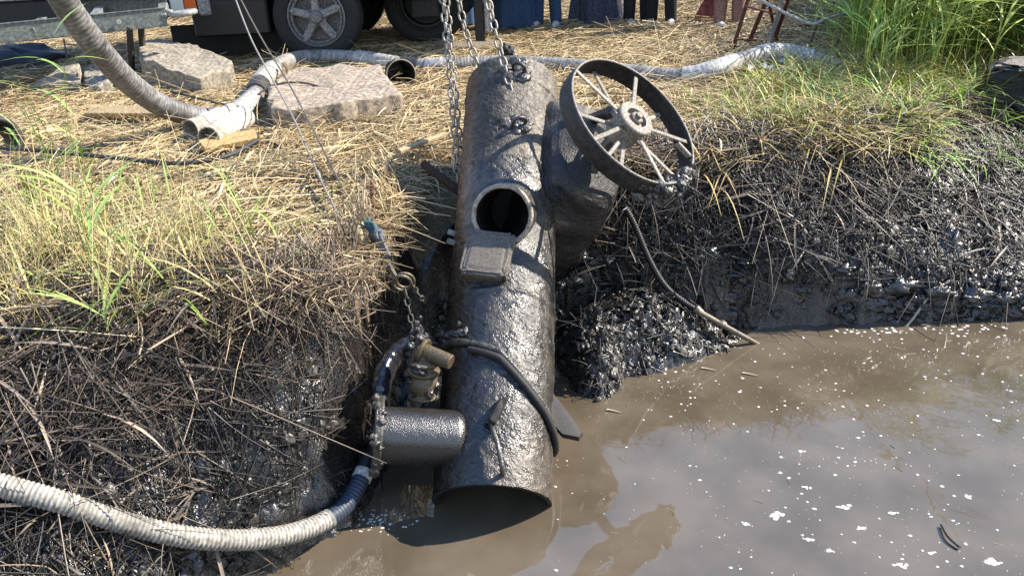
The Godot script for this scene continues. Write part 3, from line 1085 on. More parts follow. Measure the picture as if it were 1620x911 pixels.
	# lifting eyes on top with tar round them
	for e in [[Vector3(0.045, 1.915, 0.262), 0.3], [Vector3(0.03, 2.3, 0.262), -0.4]]:
		var eye := MB.new()
		eye.col = Color(0.05, 0.043, 0.036)
		var ep2: Vector3 = e[0]
		var ring := PackedVector3Array()
		for i in 24:
			var a := TAU * i / 24
			ring.append(ep2 + Vector3(cos(a) * cos(e[1]) * 0.036, cos(a) * sin(e[1]) * 0.036, 0.026 + sin(a) * 0.036))
		tube(eye, ring, 0.010, 8, {"closed": true})
		for i in 12:
			blob(eye, ep2 + Vector3(rng.randfn(0.0, 0.05), rng.randfn(0.0, 0.03), 0.0), Vector3(0.03, 0.025, 0.012) * rng.randf_range(0.6, 1.2), 0.5, i)
		obj("lifting_eye", eye, M.tar, root)
	# little brackets on the left edge
	for y in [1.345, 1.29]:
		var br := MB.new()
		br.col = Color(0.3, 0.27, 0.22)
		box(br, xf(Vector3(-0.27, y, 0.08), Vector3(0.3, 1, 0)), Vector3(0.045, 0.03, 0.012), 0.003)
		obj("clip", br, M.dry_tar, root)
	# hand wheel
	var wheel_at := Vector3(0.647, 0.445, -4.142)
	var n := Vector3(0.554, 0.705, 0.443)
	var wt := inv * xf(wheel_at, n, Vector3(0, 0, 1))
	var wheel := base("hand_wheel", wt, root)
	var wr := 0.384
	var rim := MB.new()
	rim.col = Color(0.03, 0.027, 0.025)
	lathe(rim, Transform3D(), [Vector2(wr - 0.003, -0.100), Vector2(wr, -0.097), Vector2(wr + 0.004, -0.05), Vector2(wr, -0.003), Vector2(wr - 0.003, 0.0), Vector2(wr - 0.013, 0.0), Vector2(wr - 0.013, -0.100), Vector2(wr - 0.003, -0.100)], 120)
	obj("wheel_rim", rim, M.rim, wheel)
	var edge := MB.new()
	edge.col = Color(0.33, 0.29, 0.24)
	var er2 := PackedVector3Array()
	for i in 120:
		var a := TAU * i / 120
		er2.append(Vector3(cos(a), 0, sin(a)) * (wr - 0.0075) + Vector3(0, 0.001, 0))
	tube(edge, er2, 0.0058, 6, {"closed": true})
	obj("wheel_edge", edge, M.worn, wheel)
	for i in 10:
		var a := TAU * i / 10 + 0.2
		var d := Vector3(cos(a), 0, sin(a))
		var y := -0.018 if i % 2 else -0.085
		var sp := MB.new()
		sp.col = Color(0.40, 0.355, 0.295).lerp(Color(0.15, 0.13, 0.11), rng.randf() * 0.6)
		beam(sp, d * 0.06 + Vector3(0, y * 0.75 - 0.01, 0), d * (wr - 0.012) + Vector3(0, y, 0), 0.010, 0.024, Vector3(0, 1, 0).cross(d), 0.003)
		obj("spoke", sp, M.worn, wheel)
	var hub := MB.new()
	hub.col = Color(0.33, 0.29, 0.24)
	lathe(hub, Transform3D(), [Vector2(0.07, -0.14), Vector2(0.085, -0.12), Vector2(0.085, 0.0), Vector2(0.10, 0.003), Vector2(0.10, 0.016), Vector2(0.094, 0.021), Vector2(0.058, 0.021), Vector2(0.055, -0.005), Vector2(0.028, -0.006)], 40)
	obj("hub", hub, M.worn, wheel)
	var nut := MB.new()
	nut.col = Color(0.28, 0.25, 0.21)
	lathe(nut, Transform3D(Basis(), Vector3(0, -0.008, 0)), [Vector2(0.036, 0), Vector2(0.036, 0.03), Vector2(0.03, 0.036), Vector2(0.018, 0.036), Vector2(0.018, 0.052), Vector2(0.0, 0.054)], 6)
	obj("nut", nut, M.worn, wheel)
	for q in [Vector3(0.522, 0.332, -4.090), Vector3(0.815, 0.507, -4.083)]:
		var p: Vector3 = wt.affine_inverse() * (inv * q)
		p.y = -0.03
		var peg := MB.new()
		peg.col = Color(0.36, 0.32, 0.27)
		var d := Vector3(p.x, 0, p.z).normalized()
		beam(peg, d * (wr - 0.012) + Vector3(0, -0.02, 0), d * (wr - 0.12) + Vector3(0, 0.01, 0), 0.02, 0.03, Vector3.UP, 0.004)
		obj("peg", peg, M.worn, wheel)
	var smear := MB.new()
	var md: Vector3 = wt.affine_inverse() * (inv * Vector3(0.857, 0.261, -3.946))
	var ma := atan2(md.z, md.x)
	for i in 150:
		var a := ma + rng.randfn(0.0, 0.26)
		smear.col = Color(0.022, 0.02, 0.018).lerp(Color(0.09, 0.08, 0.07), rng.randf() * rng.randf())
		blob(smear, Vector3(cos(a), 0, sin(a)) * (wr + rng.randfn(0.0, 0.012)) + Vector3(0, rng.randf_range(-0.13, 0.005), 0), Vector3(rng.randf_range(0.012, 0.034), rng.randf_range(0.01, 0.022), rng.randf_range(0.012, 0.034)), 0.6, i)
	obj("mud_smear", smear, M.wet_mud, wheel)
	# spindle and bonnet between wheel and pipe
	var bonnet := base("bonnet", wt, root)
	var s1 := MB.new()
	s1.col = Color(0.09, 0.08, 0.07)
	cyl(s1, Vector3(0, -0.34, 0), Vector3(0, -0.1, 0), 0.036, 20)
	obj("spindle", s1, M.tar_smooth, bonnet)
	var casing := MB.new()
	var ct := wt.affine_inverse() * inv * xf(wheel_at + axis * 0.12, n, axis)
	var steps := [[-1.05, 0.42, 0.27], [-0.85, 0.45, 0.28], [-0.66, 0.42, 0.262], [-0.52, 0.385, 0.24], [-0.42, 0.35, 0.215], [-0.38, 0.31, 0.19], [-0.35, 0.2, 0.14], [-0.31, 0.11, 0.10], [-0.305, 0.0, 0.0]]
	var around := 72
	var fine_steps := []
	for i in steps.size() - 1:
		var cuts := 12 if i < 5 else 2
		for k in cuts:
			fine_steps.append([lerpf(steps[i][0], steps[i + 1][0], float(k) / cuts), lerpf(steps[i][1], steps[i + 1][1], float(k) / cuts), lerpf(steps[i][2], steps[i + 1][2], float(k) / cuts)])
	fine_steps.append(steps[steps.size() - 1])
	for s in fine_steps:
		for j in around:
			var a := TAU * j / around
			var ca := signf(cos(a)) * pow(absf(cos(a)), 0.6)
			var sa := signf(sin(a)) * pow(absf(sin(a)), 0.6)
			var q := Vector3(ca * s[2], s[0], sa * s[1])
			q *= Vector3(1, 1, 1) + Vector3(1, 0, 1) * (0.07 * noise.get_noise_3d(q.x * 16, q.y * 16, q.z * 16) + 0.02 * noise_b.get_noise_3d(q.x * 120, q.y * 120, q.z * 120))
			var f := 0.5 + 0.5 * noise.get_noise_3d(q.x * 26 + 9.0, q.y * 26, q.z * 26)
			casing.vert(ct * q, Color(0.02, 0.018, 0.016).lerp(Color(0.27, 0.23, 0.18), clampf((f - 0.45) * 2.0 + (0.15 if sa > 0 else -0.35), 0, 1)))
	for i in fine_steps.size() - 1:
		for j in around:
			var j2 := (j + 1) % around
			var A := i * around + j
			var B := i * around + j2
			casing.tri(A, B, A + around)
			casing.tri(B, B + around, A + around)
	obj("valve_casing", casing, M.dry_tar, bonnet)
	for s in [-1.0, 1.0]:
		var yk := MB.new()
		yk.col = Color(0.05, 0.045, 0.04)
		beam(yk, ct * Vector3(0, -0.40, 0.2 * s), ct * Vector3(0, -0.16, 0.07 * s), 0.05, 0.06, Vector3(0, 0, 1), 0.01)
		obj("yoke_arm", yk, M.tar_smooth, bonnet)


# ------------------------------------------------------------------ chains, hook and sling
func build_rigging() -> void:
	var top := Vector3(-0.369, 2.491, -5.648)
	chain("chain", "steel chain with open hook in the front eye of the pipe", [top, Vector3(-0.049, 0.960, -4.912), Vector3(-0.011, 0.772, -4.802), Vector3(0.076, 0.421, -4.528)], 0.07, 0.0065, "lifting chains")
	var hk := MB.new()
	hk.col = Color(0.22, 0.2, 0.17)
	var c := Vector3(0.070, 0.387, -4.501)
	tube(hk, smooth_path([c + Vector3(-0.006, 0.055, 0.0), c + Vector3(0.006, 0.035, 0.005), c + Vector3(0.026, 0.01, 0.01), c + Vector3(0.022, -0.022, 0.02), c + Vector3(-0.004, -0.035, 0.025), c + Vector3(-0.028, -0.02, 0.02)], 0.006), 0.0085, 8)
	tag(obj("hook", hk, M.chain), "forged hook at the lower end of the front chain in the lifting eye", "hook")
	chain("chain", "steel chain that ends on the far end of the pipe, second from the right", [top, Vector3(-0.220, 0.937, -5.199), Vector3(-0.188, 0.749, -5.133), Vector3(-0.128, 0.580, -5.066)], 0.068, 0.0062, "lifting chains")
	chain("chain", "left strand of the doubled chain that hangs down beside the pipe", [top, Vector3(-0.302, 0.965, -4.980), Vector3(-0.289, 0.709, -4.861), Vector3(-0.276, 0.325, -4.682), Vector3(-0.273, 0.032, -4.567)], 0.066, 0.006, "lifting chains")
	chain("chain", "right strand of the doubled chain, its lower end rusty against the pipe", [top, Vector3(-0.285, 0.957, -5.043), Vector3(-0.271, 0.698, -4.922), Vector3(-0.256, 0.342, -4.756), Vector3(-0.254, 0.097, -4.686)], 0.066, 0.006, "lifting chains")
	chain("chain", "short slack chain across the far end of the pipe", [Vector3(-0.128, 0.580, -5.066), Vector3(-0.007, 0.570, -4.929), Vector3(0.088, 0.597, -5.074), Vector3(0.082, 0.630, -5.222)], 0.06, 0.006, "")
	# knot of dark rag on the far end
	var kn := MB.new()
	for i in 12:
		kn.col = Color(0.012, 0.012, 0.012)
		blob(kn, Vector3(0.058, 0.631, -5.178) + Vector3(rng.randfn(0, 0.02), rng.randfn(0.0, 0.03), rng.randfn(0.0, 0.02)), Vector3.ONE * rng.randf_range(0.02, 0.035), 0.5, i)
	tag(obj("shackle_knot", kn, M.tar_matt), "black greasy knot of rope on the top end of the pipe", "knot")
	# rigging link and shackle in the shade left of the pipe
	var rg := base("rigging_link", Transform3D(Basis(), Vector3(-0.609, 0.022, -3.702)))
	tag(rg, "steel link plates and shackle hanging in the shade left of the pipe", "shackle")
	var p := func(q: Vector3) -> Vector3: return q - rg.position
	var pm := MB.new()
	pm.col = Color(0.2, 0.21, 0.22)
	beam(pm, p.call(Vector3(-0.618, 0.071, -3.725)), p.call(Vector3(-0.576, -0.027, -3.679)), 0.045, 0.014, Vector3(-0.2, 0.1, 1), 0.006)
	obj("link_plate", pm, M.steel, rg)
	var bs := MB.new()
	bs.col = Color(0.12, 0.13, 0.15)
	cyl(bs, p.call(Vector3(-0.642, 0.052, -3.760)), p.call(Vector3(-0.600, 0.073, -3.726)), 0.034, 20, 0.008)
	obj("swivel", bs, M.steel, rg)
	var bo := MB.new()
	bo.col = Color(0.2, 0.17, 0.13)
	beam(bo, p.call(Vector3(-0.579, -0.050, -3.680)), p.call(Vector3(-0.541, -0.119, -3.648)), 0.026, 0.02, Vector3(-0.2, 0.1, 1), 0.006)
	obj("link_bar", bo, M.steel, rg)
	for k in 2:
		var rr := MB.new()
		rr.col = Color(0.2, 0.17, 0.12)
		var ring := PackedVector3Array()
		var cc: Vector3 = p.call(Vector3(-0.513, -0.142, -3.637)) + Vector3(0.012 * k, 0.004 * k, -0.02 * k)
		for i in 28:
			var a := TAU * i / 28
			ring.append(cc + Vector3(cos(a) * 0.042, sin(a) * 0.046, sin(a) * 0.02))
		tube(rr, ring, 0.0075, 8, {"closed": true})
		obj("ring", rr, M.steel, rg)
	chain("chain", "small rusty chain hanging from the shackle rings in the shade", [Vector3(-0.503, -0.169, -3.624), Vector3(-0.486, -0.251, -3.575), Vector3(-0.474, -0.346, -3.531), Vector3(-0.466, -0.413, -3.499)], 0.05, 0.005, "", M.old_chain)
	chain("chain", "thin slack chain lying on the mud right of the shackle rings", [Vector3(-0.485, -0.189, -3.736), Vector3(-0.438, -0.189, -3.604), Vector3(-0.427, -0.318, -3.786)], 0.045, 0.0045, "", M.old_chain)
	var sl := MB.new()
	for i in 7:
		sl.col = Color(0.05, 0.11, 0.16).lerp(Color(0.1, 0.2, 0.22), rng.randf())
		tube(sl, smooth_path([Vector3(-0.670, 0.110, -3.798) + Vector3(rng.randfn(0, 0.012), rng.randfn(0, 0.012), rng.randfn(0, 0.012)), Vector3(-0.638, 0.099, -3.771) + Vector3(rng.randfn(0, 0.02), rng.randfn(0.0, 0.015), 0.01), Vector3(-0.612, 0.071, -3.725) + Vector3(rng.randfn(0, 0.014), rng.randfn(0, 0.01), 0.0)], 0.01), 0.009, 7)
	tag(obj("rope_sling", sl, M.rope), "blue green rope sling tied to the top of the steel link", "sling")
	var ys := MB.new()
	ys.col = Color(0.62, 0.5, 0.27)
	tube(ys, smooth_path([Vector3(-0.718, 0.093, -3.868), Vector3(-0.696, 0.071, -3.736), Vector3(-0.674, 0.016, -3.743)], 0.01), 0.02, 10, {"squash": 0.5})
	tag(obj("wood_chip", ys, M.wood), "pale split wood chip beside the rope sling", "wood chip")


# ------------------------------------------------------------------ hoses, cables
func build_hoses() -> void:
	# white suction hose in the foreground
	var pts := [Vector3(-1.876, -0.183, -2.371), Vector3(-1.775, -0.251, -2.383), Vector3(-1.591, -0.345, -2.394), Vector3(-1.422, -0.486, -2.439), Vector3(-1.238, -0.609, -2.492), Vector3(-1.053, -0.728, -2.602), Vector3(-0.895, -0.804, -2.732), Vector3(-0.769, -0.834, -2.884), Vector3(-0.702, -0.789, -3.015), Vector3(-0.672, -0.749, -3.122)]
	var root := base("suction_hose", Transform3D(Basis(), Vector3(-1.238, -0.609, -2.492)))
	tag(root, "white ribbed suction hose curving along the bank foot to the pipe", "hose")
	var loc := []
	for q in pts:
		loc.append(q - root.position)
	var a := MB.new()
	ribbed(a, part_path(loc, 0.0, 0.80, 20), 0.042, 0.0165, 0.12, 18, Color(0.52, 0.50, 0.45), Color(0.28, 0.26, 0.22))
	obj("ribbed_hose", a, M.white_hose, root)
	var b := MB.new()
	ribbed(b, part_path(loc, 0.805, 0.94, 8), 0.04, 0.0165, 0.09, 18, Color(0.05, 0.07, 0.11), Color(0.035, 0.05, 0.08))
	obj("dark_hose", b, M.dark_hose, root)
	var e := MB.new()
	e.col = Color(0.72, 0.7, 0.64)
	tube(e, smooth_path(part_path(loc, 0.94, 0.965, 3), 0.01), 0.043, 18)
	obj("hose_clamp", e, M.white_hose, root)
	var g := MB.new()
	g.col = Color(0.02, 0.02, 0.022)
	tube(g, smooth_path(part_path(loc, 0.965, 1.0, 3), 0.01), 0.042, 18)
	obj("hose_cuff", g, M.dark_hose, root)

	# grey hose that comes down from the upper left
	var h1 := base("grey_hose", Transform3D(Basis(), Vector3(-2.277, 0.125, -6.200)))
	tag(h1, "grey ribbed hose coming down from the upper left past the trailer", "hose")
	var l1 := []
	for q in [Vector3(-2.405, 1.365, -4.902), Vector3(-2.427, 1.134, -5.015), Vector3(-2.426, 0.988, -5.112), Vector3(-2.418, 0.776, -5.290), Vector3(-2.418, 0.478, -5.647), Vector3(-2.350, 0.241, -5.978), Vector3(-2.168, 0.100, -6.204), Vector3(-1.951, 0.100, -6.253)]:
		l1.append(q - h1.position)
	var m1 := MB.new()
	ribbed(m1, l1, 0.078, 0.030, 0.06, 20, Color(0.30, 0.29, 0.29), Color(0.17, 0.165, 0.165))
	obj("ribbed_hose", m1, M.grey_hose, h1)

	# the long hose across the straw
	var h2 := base("long_hose", Transform3D(Basis(), lay(Vector3(-0.908, 0.000, -8.198))))
	tag(h2, "long grey hose with silver wraps lying across the straw behind the pipe", "hose")
	var raw := [Vector3(-1.965, 0.100, -6.256), Vector3(-1.933, 0.120, -6.617), Vector3(-2.008, 0.140, -7.258), Vector3(-2.010, 0.160, -7.892), Vector3(-1.937, 0.120, -8.487), Vector3(-1.682, 0.100, -8.596), Vector3(-1.352, 0.090, -8.452), Vector3(-0.980, 0.080, -8.102), Vector3(-0.584, 0.080, -7.897), Vector3(-0.181, 0.080, -7.907), Vector3(0.274, 0.080, -7.747), Vector3(0.751, 0.080, -7.434), Vector3(1.178, 0.080, -7.041), Vector3(1.477, 0.080, -6.857), Vector3(1.723, 0.130, -6.841), Vector3(2.001, 0.160, -7.039), Vector3(2.321, 0.160, -7.241), Vector3(2.600, 0.100, -7.265), Vector3(2.737, 0.060, -7.045)]
	var l2 := []
	for q in raw:
		l2.append(q - h2.position)
	var m2 := MB.new()
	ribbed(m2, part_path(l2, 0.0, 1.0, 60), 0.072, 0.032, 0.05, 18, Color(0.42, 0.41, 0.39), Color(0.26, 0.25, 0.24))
	obj("ribbed_hose", m2, M.grey_hose, h2)
	for w in [[0.0, 0.05, 0.082, 0], [0.075, 0.105, 0.087, 1], [0.115, 0.16, 0.09, 0], [0.165, 0.185, 0.084, 0], [0.37, 0.44, 0.08, 0], [0.45, 0.475, 0.079, 1], [0.485, 0.51, 0.08, 0], [0.80, 0.86, 0.083, 0], [0.90, 0.97, 0.082, 0]]:
		var sl := MB.new()
		sl.col = Color(0.09, 0.09, 0.095) if w[3] else Color(0.58, 0.56, 0.52)
		var pp := smooth_path(part_path(l2, w[0], w[1], 5), 0.012)
		var rr := []
		for i in pp.size():
			rr.append(w[2] + 0.006 * noise.get_noise_1d(i * 2.0 + w[0] * 900.0))
		tube(sl, pp, w[2], 18, {"radii": rr})
		obj("wrap", sl, M.silver_wrap, h2)

	# two cut pipe ends bound in white cloth
	for q in [[Vector3(-2.132, 0.130, -5.753), Vector3(-1.954, 0.130, -6.168), 0.068, "upper pale pipe end of the pair below the grey hose"], [Vector3(-1.922, 0.130, -5.483), Vector3(-1.835, 0.130, -6.028), 0.076, "lower cloth wrapped pipe end of the pair below the grey hose"]]:
		var o := base("pipe_end", xf(q[0], q[1] - q[0]))
		tag(o, q[3], "pipe end", "cut pipe ends under the grey hose")
		var LL: float = (q[1] - q[0]).length()
		var mb := MB.new()
		mb.col = Color(0.5, 0.46, 0.39)
		lathe(mb, Transform3D(), [Vector2(0, 0.2), Vector2(q[2] - 0.008, 0.2), Vector2(q[2] - 0.008, 0), Vector2(q[2], 0), Vector2(q[2], LL)], 26)
		obj("tube", mb, M.cloth, o)
		var ws := MB.new()
		ws.col = Color(0.66, 0.62, 0.54)
		var path := smooth_path([Vector3(0, 0.12, 0), Vector3(0, LL, 0)], 0.02)
		var rr := []
		for i in path.size():
			rr.append(q[2] + 0.006 + 0.012 * noise.get_noise_1d(i * 2.0 + LL * 999.0))
		tube(ws, path, 0.09, 22, {"radii": rr})
		obj("cloth_wrap", ws, M.cloth, o)
	# flared black pipe end
	var fo := base("pipe_socket", xf(Vector3(-0.846, 0.130, -7.325), Vector3(-0.846, 0.130, -7.325) - Vector3(-1.060, 0.100, -8.047)))
	tag(fo, "black flared pipe socket whose open end faces the pit", "pipe end")
	var fm := MB.new()
	fm.col = Color(0.03, 0.028, 0.026)
	lathe(fm, Transform3D(), [Vector2(0.07, -0.38), Vector2(0.085, -0.3), Vector2(0.118, -0.06), Vector2(0.126, 0.0), Vector2(0.129, 0.008), Vector2(0.118, 0.008), Vector2(0.105, -0.07), Vector2(0.07, -0.3), Vector2(0, -0.3)], 36)
	obj("socket", fm, M.dark_hose, fo)
	var fr := MB.new()
	fr.col = Color(0.4, 0.36, 0.3)
	var fring := PackedVector3Array()
	for i in 36:
		fring.append(Vector3(cos(TAU * i / 36) * 0.124, 0.009, sin(TAU * i / 36) * 0.124))
	tube(fr, fring, 0.005, 6, {"closed": true})
	obj("rim", fr, M.worn, fo)

	# ribbed dark pipe that enters the water on the right
	var rp := base("drain_pipe", Transform3D(Basis(), Vector3(1.399, -0.950, -4.335)))
	tag(rp, "thin ribbed drain hose with bare metal tip dipping into the water", "hose")
	var rl := []
	for q in [Vector3(0.663, -0.155, -4.525), Vector3(0.708, -0.241, -4.506), Vector3(0.793, -0.449, -4.453), Vector3(0.876, -0.592, -4.409), Vector3(0.977, -0.678, -4.358), Vector3(1.077, -0.733, -4.310)]:
		rl.append(q - rp.position)
	var rm := MB.new()
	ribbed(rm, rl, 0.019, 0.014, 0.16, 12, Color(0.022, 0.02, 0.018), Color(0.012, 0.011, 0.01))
	obj("ribbed_hose", rm, M.dark_hose, rp)
	var rt := MB.new()
	rt.col = Color(0.22, 0.19, 0.15)
	var tip := Vector3(1.427, -0.970, -4.322)
	rod(rt, Vector3(1.041, -0.700, -4.281) - rp.position, tip - rp.position, 0.017, 12, 0.014)
	obj("metal_tip", rt, M.steel, rp)
	for q in [[Vector3(1.064, -0.719, -4.284), Vector3(1.030, -0.688, -4.298)], [Vector3(1.212, -0.825, -4.323), Vector3(1.185, -0.806, -4.320)]]:
		var rc := MB.new()
		rc.col = Color(0.3, 0.26, 0.2)
		cyl(rc, q[0] - rp.position, q[1] - rp.position, 0.023, 14)
		obj("clip", rc, M.steel, rp)


func wire(called: String, label: String, category: String, pts: Array, r: float, col: Color, m: Material, group := "") -> void:
	var mb := MB.new()
	mb.col = col
	tube(mb, smooth_path(pts, maxf(0.012, r * 2)), r, 7)
	tag(obj(called, mb, m), label, category, group)


func build_cables() -> void:
	wire("cable", "thin pale steel cable slanting down from the truck, left of the pair", "cable", [Vector3(-2.083, 1.011, -7.054), Vector3(-1.806, 0.616, -6.429), Vector3(-1.577, 0.382, -5.989), Vector3(-1.324, 0.246, -5.374), Vector3(-1.030, 0.118, -4.541), Vector3(-0.722, 0.034, -3.675)], 0.006, Color(0.4, 0.37, 0.33), M.steel, "cables from the truck")
	wire("cable", "thin dark cable slanting down from the truck, right of the pair", "cable", [Vector3(-2.089, 1.007, -7.108), Vector3(-1.769, 0.620, -6.541), Vector3(-1.477, 0.370, -5.983), Vector3(-1.226, 0.223, -5.363), Vector3(-0.926, 0.097, -4.532), Vector3(-0.671, 0.021, -3.834)], 0.006, Color(0.2, 0.17, 0.14), M.steel, "cables from the truck")
	wire("loop_cable", "stiff brown cable standing up in a loop over the concrete slab", "cable", [Vector3(-1.981, 0.032, -6.267), Vector3(-1.909, 0.146, -6.540), Vector3(-1.746, 0.222, -6.686), Vector3(-1.506, 0.220, -6.685), Vector3(-1.262, 0.152, -6.488), Vector3(-1.109, 0.050, -6.275), Vector3(-1.052, -0.012, -6.081), Vector3(-1.112, -0.064, -5.891), Vector3(-1.260, -0.046, -5.789)], 0.008, Color(0.10, 0.075, 0.05), M.rubber)
	wire("ground_cable", "black cable lying in the straw at the left below the wood", "cable", [lay(Vector3(-3.540, 0.000, -5.655), 0.12), lay(Vector3(-2.953, 0.000, -5.407), 0.12), lay(Vector3(-2.410, 0.000, -5.177), 0.12), lay(Vector3(-1.964, 0.000, -5.024), 0.12), lay(Vector3(-1.718, 0.000, -5.109), 0.12), lay(Vector3(-1.614, 0.000, -5.479), 0.1)], 0.014, Color(0.05, 0.05, 0.055), M.rubber)
	wire("thin_cable", "thin black cable running from the hose joint down the straw", "cable", [Vector3(-2.600, 0.193, -6.783), Vector3(-2.237, 0.152, -6.544), Vector3(-1.975, 0.134, -6.314), Vector3(-1.754, 0.072, -5.954), lay(Vector3(-1.420, 0.000, -5.356), 0.06), lay(Vector3(-0.922, 0.000, -4.127), 0.06)], 0.009, Color(0.03, 0.028, 0.026), M.rubber)


# ------------------------------------------------------------------ slabs, wood, rods
func slab(called: String, label: String, top: Array, thick: float, col: Color, group := "") -> void:
	var c := Vector3.ZERO
	for p in top:
		c += p / top.size()
	var ring := []
	for i in top.size():
		var a: Vector3 = top[i]
		var b: Vector3 = top[(i + 1) % top.size()]
		for k in 9:
			var p := a.lerp(b, k / 9.0)
			var w := 0.05 * noise.get_noise_3d(p.x * 16.0, p.y * 16.0, p.z * 16.0) + 0.025 * noise_b.get_noise_3d(p.x * 90.0, p.y * 90.0, p.z * 90.0)
			ring.append(p - c + (p - c).normalized() * w)
	var mb := MB.new()
	mb.col = col
	var N := ring.size()
	var rows := []
	for s in [0.0, 0.25, 0.5, 0.75, 0.94, 0.985]:
		var first := mb.v.size()
		for q in ring:
			var p: Vector3 = q * s
			p.y += 0.035 * noise.get_noise_2d((p.x + c.x) * 14.0, (p.z + c.z) * 14.0)
			mb.vert(p, col * (0.85 + 0.3 * rng.randf()))
		rows.append(first)
	var last := mb.v.size()
	for h in [0.012, thick * 0.5, thick]:
		var first := mb.v.size()
		for q in ring:
			var p: Vector3 = q
			mb.vert(p + Vector3(0, -h, 0) + p.normalized() * 0.012 * noise.get_noise_3d(p.x * 50.0, h * 70.0, p.z * 50.0), col * 0.9)
		rows.append(first)
	for r in rows.size() - 1:
		for j in N:
			var j2 := (j + 1) % N
			mb.tri(rows[r] + j, rows[r] + j2, rows[r + 1] + j)
			mb.tri(rows[r] + j2, rows[r + 1] + j2, rows[r + 1] + j)
	var flip := false
	var e0: Vector3 = ring[0]
	var e1: Vector3 = ring[3]
	if e0.cross(e1).y > 0:
		flip = true
	if flip:
		for i in range(0, mb.idx.size(), 3):
			var t := mb.idx[i]
			mb.idx[i] = mb.idx[i + 1]
			mb.idx[i + 1] = t
	var o := obj(called, mb, M.concrete)
	o.position = c
	tag(o, label, "slab", group)


func plank(label: String, a: Vector3, b: Vector3, w: float, d: float, col: Color, category := "plank", group := "", called := "plank") -> void:
	var mb := MB.new()
	mb.col = col
	box(mb, Transform3D(xf(Vector3.ZERO, b - a, Vector3(0, 1, 0.3)).basis, Vector3.ZERO), Vector3(w, (b - a).length(), d), 0.004)
	var o := obj(called, mb, M.wood)
	o.position = (a + b) / 2
	tag(o, label, category, group)


